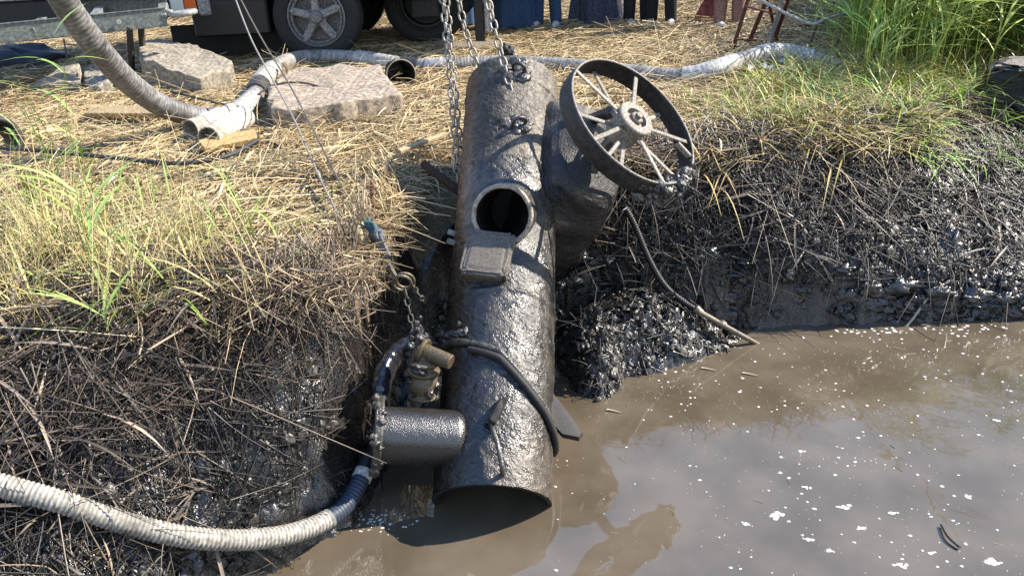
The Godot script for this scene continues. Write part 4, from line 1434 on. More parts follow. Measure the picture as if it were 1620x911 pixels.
func build_clutter() -> void:
	slab("concrete_slab", "broken concrete slab lying under the long hose in the middle", [Vector3(-1.807, 0.200, -7.557), Vector3(-1.029, 0.200, -7.397), Vector3(-0.829, 0.200, -6.609), Vector3(-0.754, 0.180, -6.323), Vector3(-1.055, 0.200, -6.094), Vector3(-1.383, 0.200, -5.934), Vector3(-1.625, 0.200, -5.951), Vector3(-1.777, 0.220, -6.565)], 0.26, Color(0.40, 0.33, 0.26), "")
	slab("concrete_slab", "tilted concrete slab in front of the truck bumper", [Vector3(-3.360, 0.360, -8.190), Vector3(-3.257, 0.380, -8.474), Vector3(-2.853, 0.340, -8.225), Vector3(-2.384, 0.240, -7.803), Vector3(-2.386, 0.180, -7.649), Vector3(-2.554, 0.200, -7.311), Vector3(-3.152, 0.300, -7.749)], 0.4, Color(0.36, 0.315, 0.25))
	slab("concrete_slab", "pointed slab fragment lying left under the trailer beam", [Vector3(-4.321, 0.100, -7.938), Vector3(-4.046, 0.240, -8.285), Vector3(-3.925, 0.200, -8.150), Vector3(-3.815, 0.100, -7.865)], 0.13, Color(0.42, 0.38, 0.31))
	slab("concrete_slab", "small slab fragment beside the grey hose under the trailer", [Vector3(-3.959, 0.160, -8.312), Vector3(-3.806, 0.200, -8.375), Vector3(-3.457, 0.140, -7.856), Vector3(-3.533, 0.100, -7.630), Vector3(-3.763, 0.100, -7.852)], 0.12, Color(0.38, 0.35, 0.3))
	slab("concrete_block", "grey broken block end below the hose joint", [Vector3(-1.780, 0.160, -6.576), Vector3(-1.525, 0.160, -6.515), Vector3(-1.413, 0.150, -6.002), Vector3(-1.649, 0.150, -5.979)], 0.2, Color(0.16, 0.15, 0.14))
	plank("pale plank lying in the straw left of the pipe ends", Vector3(-3.170, 0.120, -6.560), Vector3(-2.528, 0.120, -6.416), 0.12, 0.035, Color(0.58, 0.42, 0.22), "plank")
	plank("short board under the two pipe ends, top of the stack", Vector3(-1.952, 0.100, -5.399), Vector3(-1.639, 0.100, -5.618), 0.13, 0.04, Color(0.62, 0.42, 0.18), "board")
	plank("short board lying lowest under the pipe ends", Vector3(-2.075, 0.040, -5.515), Vector3(-1.670, 0.040, -5.499), 0.14, 0.035, Color(0.5, 0.36, 0.2), "board")
	plank("square wooden block behind the pipe ends", Vector3(-1.706, 0.060, -5.588), Vector3(-1.723, 0.060, -5.820), 0.09, 0.09, Color(0.66, 0.44, 0.17), "block", "", "wood_block")
	plank("pale bare stick lying left of the doubled chain", Vector3(-0.635, 0.120, -4.963), Vector3(-0.362, 0.130, -5.278), 0.035, 0.025, Color(0.62, 0.47, 0.26), "stick", "", "stick")
	plank("tan wooden lath leaning across the broken slab", Vector3(-1.882, 0.233, -7.574), Vector3(-1.057, -0.016, -5.803), 0.035, 0.022, Color(0.36, 0.25, 0.12), "lath", "", "lath")
	plank("dark plank end lying behind the doubled chain", lay(Vector3(-0.728, 0.000, -9.116), 0.04), lay(Vector3(-0.068, 0.000, -9.068), 0.05), 0.2, 0.05, Color(0.3, 0.25, 0.19), "plank")
	var b1 := MB.new()
	b1.col = Color(0.06, 0.035, 0.022)
	rod(b1, Vector3(-0.463, 0.146, -4.610), Vector3(-0.254, -0.017, -4.534), 0.024, 10)
	tag(obj("iron_bar", b1, M.rust), "dark iron bar sticking out left of the pipe", "bar")
	var b2 := MB.new()
	b2.col = Color(0.2, 0.09, 0.05)
	rod(b2, Vector3(-0.707, 0.145, -4.334), Vector3(-0.698, 0.001, -4.156), 0.013, 8)
	tag(obj("rusty_stake", b2, M.rust), "rusty stake standing in the straw above the rope sling", "stake")
	# black rubber things at both edges
	var ty := MB.new()
	ty.col = Color(0.03, 0.03, 0.032)
	lathe(ty, xf(Vector3(-3.425, 0.140, -5.696), Vector3(0.9, 0.35, 0.6)), [Vector2(0.10, -0.1), Vector2(0.14, -0.1), Vector2(0.16, -0.06), Vector2(0.165, 0.0), Vector2(0.16, 0.06), Vector2(0.14, 0.1), Vector2(0.10, 0.1), Vector2(0.09, 0.0), Vector2(0.10, -0.1)], 36, true)
	tag(obj("rubber_ring", ty, M.rubber), "black rubber pipe ring at the left edge of the straw", "ring")
	var tr := base("dark_block", Transform3D(Basis(Vector3.UP, 0.4), Vector3(3.790, 0.000, -5.973)))
	tag(tr, "black tar covered block half sunk in the mud at the right edge", "block")
	var tm := MB.new()
	tm.col = Color(0.02, 0.02, 0.022)
	blob(tm, Vector3(0, 0.08, 0), Vector3(0.36, 0.17, 0.24), 0.16, 4, 30, 44, 5.0, 0.5)
	obj("block_body", tm, M.tar_matt, tr)
	var td := MB.new()
	td.col = Color(0.32, 0.29, 0.25)
	blob(td, Vector3(-0.02, 0.235, -0.02), Vector3(0.30, 0.022, 0.17), 0.5, 6, 16, 30, 8.0, 0.7)
	obj("dried_mud", td, M.soil, tr)
	# white plastic scraps below the stand
	for k in 3:
		var sc := MB.new()
		sc.col = Color(0.75, 0.74, 0.72)
		var at: Vector3 = [Vector3(2.081, 0.000, -6.949), Vector3(2.283, 0.000, -7.213), Vector3(2.233, 0.000, -6.810)][k]
		var first := 0
		for i in 7:
			for j in 6:
				sc.vert(Vector3((i - 3) * 0.03, 0.045 + 0.06 * noise.get_noise_2d(i * 40.0 + k * 333, j * 40.0), (j - 2.5) * 0.035) * (1.15 - 0.2 * k))
		for i in 6:
			for j in 5:
				var q := first + i * 6 + j
				sc.tri(q, q + 6, q + 1)
				sc.tri(q + 1, q + 6, q + 7)
		var o := obj("plastic_scrap", sc, M.plastic)
		o.position = lay(at, 0.02)
		tag(o, ["leftmost white plastic scrap in the grass below the rusty stand", "middle white plastic scrap close behind the long hose end", "rightmost white plastic scrap in the grass below the rusty stand"][k], "scrap", "white plastic scraps")
		o.position.y += 0.06
	# roots hanging out of the right bank
	rng.seed = 77
	var hang := MB.new()
	for i in 110:
		var x := rng.randf_range(0.45, 2.9)
		var z := table(SHORE, x) - rng.randf_range(0.03, 0.12)
		var top := on_land(x, z - 0.12, 0.02)
		var pts := [top]
		var q := top
		for k in 4:
			q += Vector3(rng.randf_range(-0.05, 0.05), rng.randf_range(-0.09, 0.0) - 0.02, rng.randf_range(0.01, 0.06))
			q.y = maxf(q.y, WATER_Y - 0.02)
			pts.append(q)
		hang.col = Color(0.2, 0.155, 0.11).lerp(Color(0.03, 0.025, 0.02), pow(rng.randf(), 0.6))
		var path := smooth_path(pts, 0.03)
		tube(hang, path, rng.randf_range(0.002, 0.006), 5)
	tag(obj("hanging_roots", hang, M.muddy_straw), "dark roots and stems hanging over the cut face of the right bank", "roots", "", "stuff")
	var lumps := MB.new()
	for i in 420:
		var x := rng.randf_range(0.3, 3.2)
		var y := WATER_Y + pow(rng.randf(), 1.3) * (table(CUT, x) + 0.05)
		lumps.col = Color(0.012, 0.011, 0.01).lerp(Color(0.05, 0.041, 0.033), rng.randf())
		blob(lumps, Vector3(x, y, table(SHORE, x) - (0.072 if x < 2.0 else 0.05) + rng.randfn(0.0, 0.012)), Vector3(rng.randf_range(0.02, 0.09), rng.randf_range(0.012, 0.05), rng.randf_range(0.015, 0.035)), 0.8, i, 9, 13, 7.0)
	tag(obj("mud_lumps", lumps, M.mud), "slumped black mud along the cut face of the right bank", "mud", "", "stuff")
	for q in [[Vector3(2.108, -0.752, -4.357), Vector3(2.309, -0.723, -4.425), Vector3(2.485, -0.679, -4.501), Vector3(2.616, -0.679, -4.556), "forked pale root lying on the oily mud at the right"], [Vector3(1.887, -0.516, -4.301), Vector3(1.928, -0.632, -4.214), Vector3(2.057, -0.702, -4.181), Vector3(2.137, -0.655, -4.236), "hooked pale root at the lower edge of the right bank"], [Vector3(1.108, -0.047, -4.465), Vector3(1.309, -0.183, -4.401), Vector3(1.475, -0.333, -4.331), Vector3(1.696, -0.474, -4.320), "long straight stem lying down the right bank below the wheel"]]:
		wire("root", q[4], "root", [lay(q[0], 0.05), lay(q[1], 0.05), lay(q[2], 0.06), lay(q[3], 0.05)], 0.008, Color(0.36, 0.3, 0.23), M.muddy_straw)
	# green reed plants on the left
	rng.seed = 99
	for q in [[Vector3(-2.304, 0.000, -4.553), 1.0, "tall green reed shoot rising in front of the grey hose"], [Vector3(-2.594, 0.000, -4.494), 0.62, "green reed shoot at the far left edge"], [Vector3(-1.606, -0.100, -3.006), 0.22, "low green sprout on the left bank below the tall grass"], [Vector3(-1.725, 0.000, -3.276), 0.6, "green leafy stem in the middle of the tall grass"], [Vector3(-2.494, 0.000, -4.582), 0.75, "green reed shoot between the two others at the left"]]:
		var at: Vector3 = lay(q[0])
		var rd := base("reed_plant", Transform3D(Basis(), at))
		tag(rd, q[2], "reed")
		var H: float = q[1]
		var st := MB.new()
		for k in (3 if H > 0.5 else 2):
			stalk(st, Vector3(rng.randfn(0, 0.03), -0.03, rng.randfn(0, 0.03)), Vector3(rng.randfn(-0.02, 0.05), 1, rng.randfn(0.0, 0.05)).normalized(), H * rng.randf_range(0.75, 1.0), 0.0045, Vector3(0.04, 0, 0.02) * H, 5, Color(0.22, 0.30, 0.08))
		obj("stem", st, M.grass, rd)
		for k in int(6 + 7 * H):
			var lf := MB.new()
			var yaw := rng.randf() * TAU
			var y := rng.randf_range(0.1, 0.95) * H
			blade(lf, Vector3(0.03 * y, y, 0.0), Vector3(cos(yaw), 1.1, sin(yaw)).normalized(), rng.randf_range(0.22, 0.4), rng.randf_range(0.007, 0.013), Vector3(cos(yaw) * 0.7, -1.0, sin(yaw) * 0.7) * rng.randf_range(0.05, 0.18), 7, Color(0.17, 0.30, 0.06).lerp(Color(0.32, 0.38, 0.12), rng.randf()))
			obj("leaf", lf, M.grass, rd)


# ------------------------------------------------------------------ trailer, truck, stand
func build_trailer() -> void:
	var root := base("trailer", Transform3D(Basis(), Vector3(-3.562, 0.592, -7.631)))
	tag(root, "grey steel trailer drawbar with tow eye at the upper left", "trailer")
	var p := func(q: Vector3) -> Vector3: return q - root.position
	var far_beam := Vector3(-0.1, 0.05, -0.75)
	var a: Vector3 = p.call(Vector3(-4.508, 0.610, -7.309))
	var b: Vector3 = p.call(Vector3(-2.959, 0.621, -7.976))
	var c1 := MB.new()
	c1.col = Color(0.17, 0.19, 0.18)
	beam(c1, a, b, 0.15, 0.012, Vector3(0, 0.1, 1), 0.003)
	var dirb := (b - a).normalized()
	var upb := Vector3(0, 1, 0)
	beam(c1, a + upb * 0.076 - Vector3(0, 0, 0.035), b + upb * 0.076 - Vector3(0, 0, 0.035), 0.012, 0.08, Vector3(0, 0.1, 1), 0.003)
	beam(c1, a - upb * 0.076 - Vector3(0, 0, 0.035), b - upb * 0.076 - Vector3(0, 0, 0.035), 0.012, 0.08, Vector3(0, 0.1, 1), 0.003)
	obj("beam", c1, M.painted_grey, root)
	var c2 := MB.new()
	c2.col = Color(0.12, 0.13, 0.125)
	beam(c2, a + Vector3(-0.1, 0.12, -1.0), b + Vector3(-0.02, 0.09, -0.14), 0.14, 0.012, Vector3(0, 0.1, 1), 0.003)
	beam(c2, a + Vector3(-0.1, 0.20, -0.97), b + Vector3(-0.02, 0.165, -0.11), 0.012, 0.07, Vector3(0, 0.1, 1), 0.003)
	obj("beam", c2, M.painted_grey, root)
	var cross := MB.new()
	cross.col = Color(0.23, 0.25, 0.24)
	for t in [0.35, 0.62, 0.98]:
		beam(cross, a.lerp(b, t), (a + Vector3(-0.1, 0.1, -1.0)).lerp(b + Vector3(-0.02, 0.09, -0.14), t), 0.08, 0.05, Vector3.UP, 0.004)
	obj("cross_member", cross, M.painted_grey, root)
	var eye := MB.new()
	eye.col = Color(0.4, 0.4, 0.38)
	var ec: Vector3 = p.call(Vector3(-2.807, 0.642, -8.008))
	var ring := PackedVector3Array()
	for i in 28:
		var t := TAU * i / 28
		ring.append(ec + Vector3(cos(t) * 0.10, 0.01 * cos(t), sin(t) * 0.085))
	tube(eye, ring, 0.026, 10, {"closed": true})
	beam(eye, b + Vector3(-0.04, 0.05, -0.05), ec + Vector3(-0.1, 0, 0), 0.05, 0.06, Vector3.UP, 0.01)
	obj("tow_eye", eye, M.painted_grey, root)
	var bolt := MB.new()
	bolt.col = Color(0.36, 0.37, 0.35)
	cyl(bolt, p.call(Vector3(-3.312, 0.619, -7.798)), p.call(Vector3(-3.299, 0.623, -7.767)), 0.022, 16)
	obj("bolt", bolt, M.painted_grey, root)
	for q in [[Vector3(-3.247, 0.573, -7.843), lay(Vector3(-3.580, 0.000, -8.417), -0.02)], [Vector3(-3.187, 0.576, -7.955), lay(Vector3(-3.534, -0.000, -8.591), -0.02)]]:
		var leg := MB.new()
		leg.col = Color(0.06, 0.055, 0.05)
		beam(leg, p.call(q[0]), p.call(q[1]), 0.045, 0.045, Vector3(0, 0, 1), 0.005)
		obj("leg", leg, M.rust, root)
	var bx := MB.new()
	bx.col = Color(0.02, 0.02, 0.022)
	box(bx, Transform3D(Basis(Vector3.UP, 0.05), p.call(Vector3(-4.275, 0.709, -8.017)) + Vector3(-0.2, 0.02, -0.2)), Vector3(1.25, 0.2, 0.7), 0.02)
	obj("tool_box", bx, M.rubber, root)
	var lid := MB.new()
	lid.col = Color(0.4, 0.4, 0.38)
	box(lid, Transform3D(Basis(Vector3.UP, 0.05), p.call(Vector3(-4.275, 0.709, -8.017)) + Vector3(-0.2, 0.135, -0.2)), Vector3(1.28, 0.025, 0.73), 0.01)
	obj("tool_box_lid", lid, M.painted_grey, root)
	# wheel of the trailer beyond the frame carries it
	var wh := MB.new()
	wh.col = Color(0.03, 0.03, 0.03)
	lathe(wh, Transform3D(Basis(Vector3.RIGHT, PI / 2), Vector3(-2.1, 0.33 - root.position.y, -0.2)), [Vector2(0.15, -0.1), Vector2(0.3, -0.11), Vector2(0.33, -0.07), Vector2(0.33, 0.07), Vector2(0.3, 0.11), Vector2(0.15, 0.1), Vector2(0.0, 0.08)], 40)
	obj("wheel", wh, M.rubber, root)
	var ax := MB.new()
	ax.col = Color(0.05, 0.05, 0.05)
	beam(ax, Vector3(-2.1, 0.33 - root.position.y, -0.2), a + Vector3(-0.6, -0.02, -0.4), 0.08, 0.08)
	beam(ax, a + Vector3(-0.75, 0.0, 0.0), a, 0.15, 0.05)
	obj("axle", ax, M.rubber, root)
	# clutter on the ground below the drawbar
	var red := MB.new()
	red.col = Color(0.45, 0.07, 0.05)
	blob(red, Vector3.ZERO, Vector3(0.19, 0.05, 0.12), 0.25, 3, 10, 18)
	var ro := obj("red_bundle", red, M.cloth)
	ro.position = lay(Vector3(-5.591, 0.000, -9.930), 0.05)
	tag(ro, "red cloth bundle lying under the drawbar at the left edge", "bundle")
	var bag := MB.new()
	bag.col = Color(0.02, 0.02, 0.03)
	blob(bag, Vector3.ZERO, Vector3(0.62, 0.2, 0.3), 0.3, 9, 14, 24)
	var bo := obj("dark_sack", bag, M.rubber)
	bo.position = lay(Vector3(-5.068, 0.000, -9.338), 0.05) + Vector3(-0.3, 0, -0.2)
	tag(bo, "limp black sack on the ground below the drawbar", "sack")
	var jr := base("wire_stand", Transform3D(Basis(), lay(Vector3(-4.712, 0.000, -9.755))))
	tag(jr, "thin wire stand in the shade between sack and grey hose", "stand")
	for q in [[Vector3(-4.341, 0.366, -8.850), Vector3(-4.616, 0.000, -9.356)], [Vector3(-4.203, 0.309, -8.934), Vector3(-4.530, 0.000, -9.626)]]:
		var lm := MB.new()
		lm.col = Color(0.45, 0.44, 0.42)
		rod(lm, q[0] - jr.position, q[1] - jr.position, 0.008, 6)
		obj("leg", lm, M.steel, jr)
	var rung := MB.new()
	rung.col = Color(0.45, 0.44, 0.42)
	rod(rung, Vector3(-4.331, 0.320, -8.828) - jr.position, Vector3(-4.204, 0.291, -8.925) - jr.position, 0.007, 6)
	obj("rung", rung, M.steel, jr)


func truck_wheel(root: Node3D, at: Vector3, R: float, fancy := true) -> void:
	var w := base("wheel", Transform3D(Basis(Vector3.RIGHT, PI / 2), at), root)   # local y points at the camera side
	var ty := MB.new()
	ty.col = Color(0.022, 0.021, 0.021)
	lathe(ty, Transform3D(), [Vector2(R * 0.64, -0.2), Vector2(R * 0.93, -0.2), Vector2(R, -0.15), Vector2(R, 0.0), Vector2(R * 0.985, 0.035), Vector2(R * 0.93, 0.06), Vector2(R * 0.8, 0.072), Vector2(R * 0.68, 0.06), Vector2(R * 0.64, 0.03), Vector2(R * 0.62, -0.1)], 64, true)
	obj("tyre", ty, M.tyre, w)
	var rim := MB.new()
	rim.col = Color(0.2, 0.195, 0.19) if fancy else Color(0.03, 0.03, 0.03)
	lathe(rim, Transform3D(), [Vector2(R * 0.64, 0.028), Vector2(R * 0.655, 0.06), Vector2(R * 0.62, 0.064), Vector2(R * 0.60, 0.03), Vector2(R * 0.58, 0.03), Vector2(R * 0.575, 0.045), Vector2(R * 0.54, 0.045), Vector2(R * 0.52, -0.06), Vector2(0.0, -0.07)], 56)
	obj("rim", rim, M.truck_metal, w)
	if not fancy:
		return
	for k in 5:
		var a := PI / 2 + TAU * k / 5 + 0.03
		var d := Vector3(cos(a), 0, -sin(a))
		var sp := MB.new()
		sp.col = Color(0.3, 0.29, 0.28)
		beam(sp, d * 0.05 + Vector3(0, 0.03, 0), d * R * 0.56 + Vector3(0, 0.02, 0), 0.05, 0.075, Vector3.UP.cross(d), 0.012)
		cyl(sp, d * R * 0.56 + Vector3(0, 0.0, 0), d * R * 0.56 + Vector3(0, 0.06, 0), 0.022, 12)
		obj("spoke", sp, M.truck_metal, w)
	var hub := MB.new()
	hub.col = Color(0.22, 0.21, 0.2)
	lathe(hub, Transform3D(), [Vector2(0.1, -0.05), Vector2(0.095, 0.02), Vector2(0.07, 0.04), Vector2(0.06, 0.09), Vector2(0.045, 0.105), Vector2(0.0, 0.108)], 28)
	obj("hub", hub, M.truck_metal, w)


func build_truck() -> void:
	var root := base("truck", Transform3D(Basis(), Vector3(-1.783, -0.000, -8.806)))
	tag(root, "dark truck parked behind the slabs with a five spoke front wheel", "truck")
	var part := func(called: String, at: Vector3, size: Vector3, col: Color, m: Material, bev := 0.02) -> void:
		var mb := MB.new()
		mb.col = col
		box(mb, Transform3D(Basis(), at), size, bev)
		obj(called, mb, m, root)
	truck_wheel(root, Vector3(0, 0.46, 0), 0.435)
	truck_wheel(root, Vector3(0, 0.47, -1.75), 0.47, false)
	truck_wheel(root, Vector3(1.02, 0.47, -0.75), 0.45, false)
	truck_wheel(root, Vector3(1.02, 0.47, -1.85), 0.45, false)
	part.call("cab", Vector3(-0.35, 1.7, -0.95), Vector3(2.4, 1.5, 2.1), Color(0.03, 0.038, 0.06), M.truck_paint, 0.08)
	part.call("chassis_rail", Vector3(0.3, 0.78, -0.35), Vector3(3.9, 0.22, 0.09), Color(0.03, 0.03, 0.035), M.truck_metal)
	part.call("chassis_rail", Vector3(0.3, 0.78, -1.35), Vector3(3.9, 0.22, 0.09), Color(0.03, 0.03, 0.035), M.truck_metal)
	part.call("front_axle", Vector3(0, 0.47, -0.9), Vector3(0.12, 0.14, 1.6), Color(0.03, 0.03, 0.03), M.truck_metal)
	part.call("rear_axle", Vector3(1.02, 0.47, -1.3), Vector3(0.3, 0.3, 1.5), Color(0.03, 0.03, 0.03), M.truck_metal)
	part.call("engine", Vector3(-0.5, 0.72, -0.85), Vector3(0.9, 0.6, 0.7), Color(0.03, 0.03, 0.03), M.truck_metal, 0.06)
	part.call("bumper", Vector3(-1.62, 0.62, -0.9), Vector3(0.12, 0.26, 2.3), Color(0.05, 0.05, 0.055), M.truck_paint, 0.02)
	part.call("side_step", Vector3(-0.85, 0.5, -0.12), Vector3(0.75, 0.36, 0.3), Color(0.01, 0.01, 0.013), M.truck_paint)
	part.call("step_edge", Vector3(-0.55, 0.69, 0.05), Vector3(0.42, 0.03, 0.06), Color(0.45, 0.45, 0.45), M.truck_metal, 0.008)
	part.call("shade_panel", Vector3(-0.95, 0.24, -0.3), Vector3(1.25, 0.34, 0.02), Color(0.012, 0.012, 0.014), M.rubber, 0.005)  # added black panel that stands in for the darkness under the truck
	part.call("wing", Vector3(-0.0, 1.08, -0.05), Vector3(1.25, 0.06, 0.42), Color(0.04, 0.05, 0.08), M.truck_paint)
	part.call("valance", Vector3(-1.15, 0.78, -0.0), Vector3(1.0, 0.26, 0.05), Color(0.018, 0.02, 0.028), M.truck_paint)
	part.call("fuel_tank", Vector3(0.85, 0.80, -0.25), Vector3(0.75, 0.42, 0.42), Color(0.03, 0.035, 0.05), M.truck_paint, 0.08)
	part.call("cargo_bed", Vector3(1.6, 1.35, -0.9), Vector3(1.5, 0.75, 2.2), Color(0.03, 0.038, 0.06), M.truck_paint, 0.03)
	part.call("headlight", Vector3(-1.34, 0.63, 0.03), Vector3(0.13, 0.17, 0.05), Color(0.6, 0.62, 0.55), M.lamp_glass, 0.025)
	part.call("indicator_light", Vector3(-1.21, 0.64, 0.03), Vector3(0.11, 0.16, 0.05), Color(0.65, 0.13, 0.03), M.lamp_glass, 0.02)
	part.call("lamp_bracket", Vector3(-1.08, 0.63, 0.03), Vector3(0.12, 0.2, 0.05), Color(0.35, 0.34, 0.34), M.truck_metal)
	# outrigger leg of the crane
	var q := Vector3(-0.148, 0.000, -9.331) - root.position
	part.call("outrigger_leg", q + Vector3(-0.05, 0.75, 0), Vector3(0.10, 1.5, 0.10), Color(0.03, 0.025, 0.022), M.truck_metal, 0.01)
	part.call("outrigger_ram", q + Vector3(0.045, 0.8, 0.03), Vector3(0.07, 1.3, 0.07), Color(0.5, 0.49, 0.47), M.truck_metal, 0.01)
	part.call("outrigger_foot", q + Vector3(-0.05, 0.03, 0), Vector3(0.26, 0.05, 0.26), Color(0.04, 0.035, 0.03), M.truck_metal, 0.01)
	part.call("outrigger_beam", q + Vector3(-0.05, 1.45, -0.6), Vector3(0.14, 0.16, 1.3), Color(0.04, 0.04, 0.045), M.truck_metal, 0.01)


func build_stand() -> void:
	var root := base("rusty_stand", Transform3D(Basis(), lay(Vector3(2.444, 0.000, -7.884))))
	tag(root, "rusty metal stand with bent grey tube top standing over the long hose", "stand")
	for q in [[Vector3(2.365, 0.698, -8.177), Vector3(2.171, -0.020, -8.147), 0.020, 0], [Vector3(2.492, 0.592, -8.073), Vector3(2.344, -0.020, -8.301), 0.022, 0], [Vector3(2.521, 0.501, -7.809), Vector3(2.233, -0.020, -7.444), 0.022, 1], [Vector3(2.429, 0.452, -7.897), Vector3(2.655, -0.020, -8.207), 0.016, 0], [Vector3(2.649, 0.533, -8.045), Vector3(2.688, -0.020, -8.559), 0.022, 0], [Vector3(2.837, 0.374, -7.750), Vector3(2.842, -0.020, -8.014), 0.014, 1], [Vector3(3.060, 0.374, -7.750), Vector3(3.053, -0.020, -7.885), 0.014, 1]]:
		var leg := MB.new()
		leg.col = Color(0.26, 0.22, 0.18) if q[3] else Color(0.17, 0.055, 0.032)
		beam(leg, q[0] - root.position, q[1] - root.position, q[2] * 1.7, q[2], Vector3(0, 0, 1), 0.003)
		obj("leg", leg, M.rust, root)
	var top := MB.new()
	top.col = Color(0.48, 0.46, 0.42)
	var pts := []
	for q in [Vector3(2.309, 0.530, -7.933), Vector3(2.419, 0.465, -7.793), Vector3(2.579, 0.380, -7.643), Vector3(2.722, 0.330, -7.564), Vector3(2.800, 0.356, -7.577), Vector3(2.931, 0.378, -7.642), Vector3(3.073, 0.395, -7.705), Vector3(3.117, 0.416, -7.825), Vector3(3.054, 0.467, -8.069), Vector3(2.972, 0.512, -8.311)]:
		pts.append(q - root.position)
	tube(top, smooth_path(pts, 0.02), 0.014, 9)
	obj("top_tube", top, M.painted_grey, root)
	var br := MB.new()
	br.col = Color(0.17, 0.06, 0.035)
	for q in [[Vector3(2.267, 0.438, -8.089), Vector3(2.526, 0.376, -7.862)], [Vector3(2.198, 0.150, -8.087), Vector3(2.554, 0.112, -8.069)], [Vector3(2.371, 0.080, -7.834), Vector3(2.849, 0.036, -7.814)]]:
		beam(br, q[0] - root.position, q[1] - root.position, 0.03, 0.014, Vector3(0, 1, 0), 0.003)
	obj("brace", br, M.rust, root)


func build_people() -> void:
	var g := "people standing beyond the straw"
	person("person in a long blue garment just right of the pale outrigger ram", lay(Vector3(0.128, 0.000, -10.318)), 0.1, M.cloth_blue, M.cloth_blue, true, g)
	person("person in a long blue garment standing behind the lifting chains", lay(Vector3(-0.410, 0.000, -10.712)), 0.3, M.cloth_blue, M.cloth_blue, true, g)
	person("person in blue work trousers beside the dotted dress", lay(Vector3(0.575, 0.000, -10.361)), -0.35, M.cloth_blue, M.cloth_dark, false, g)
	person("person in a long dark blue dress with pale dots", lay(Vector3(1.147, 0.000, -10.411)), 0.05, M.cloth_dots, M.cloth_dots, true, g)
	person("person in black trousers standing right of the dotted dress", lay(Vector3(1.622, 0.000, -10.289)), 0.35, M.cloth_black, M.cloth_dark, false, g)
	person("person in black trousers nearest the maroon board", lay(Vector3(1.885, -0.000, -10.193)), -0.3, M.cloth_black, M.cloth_black, false, g)
	person("person in pinkish trousers standing behind the maroon board", lay(Vector3(2.551, 0.000, -9.751)), 0.2, M.cloth_pink, M.cloth_pink, false, g)
	var bd := base("maroon_board", xf(Vector3(2.408, 0.156, -10.076), Vector3(0.5, 0.85, -0.15), Vector3(-0.1, 0.1, 1)))
	tag(bd, "maroon metal plate with round holes leaning before the pink trousers", "plate")
	var mb := MB.new()
	mb.col = Color(0.24, 0.045, 0.045)
	box(mb, Transform3D(), Vector3(0.22, 0.5, 0.03), 0.012)
	obj("plate", mb, M.truck_paint, bd)
	for q in [Vector3(0.06, 0.1, 0.016), Vector3(-0.05, 0.02, 0.016), Vector3(0.05, -0.1, 0.016), Vector3(-0.05, -0.16, 0.016)]:
		var bt := MB.new()
		bt.col = Color(0.12, 0.03, 0.03)
		cyl(bt, q - Vector3(0, 0, 0.003), q + Vector3(0, 0, 0.008), 0.018, 14, 0.003)
		obj("bolt", bt, M.truck_paint, bd)


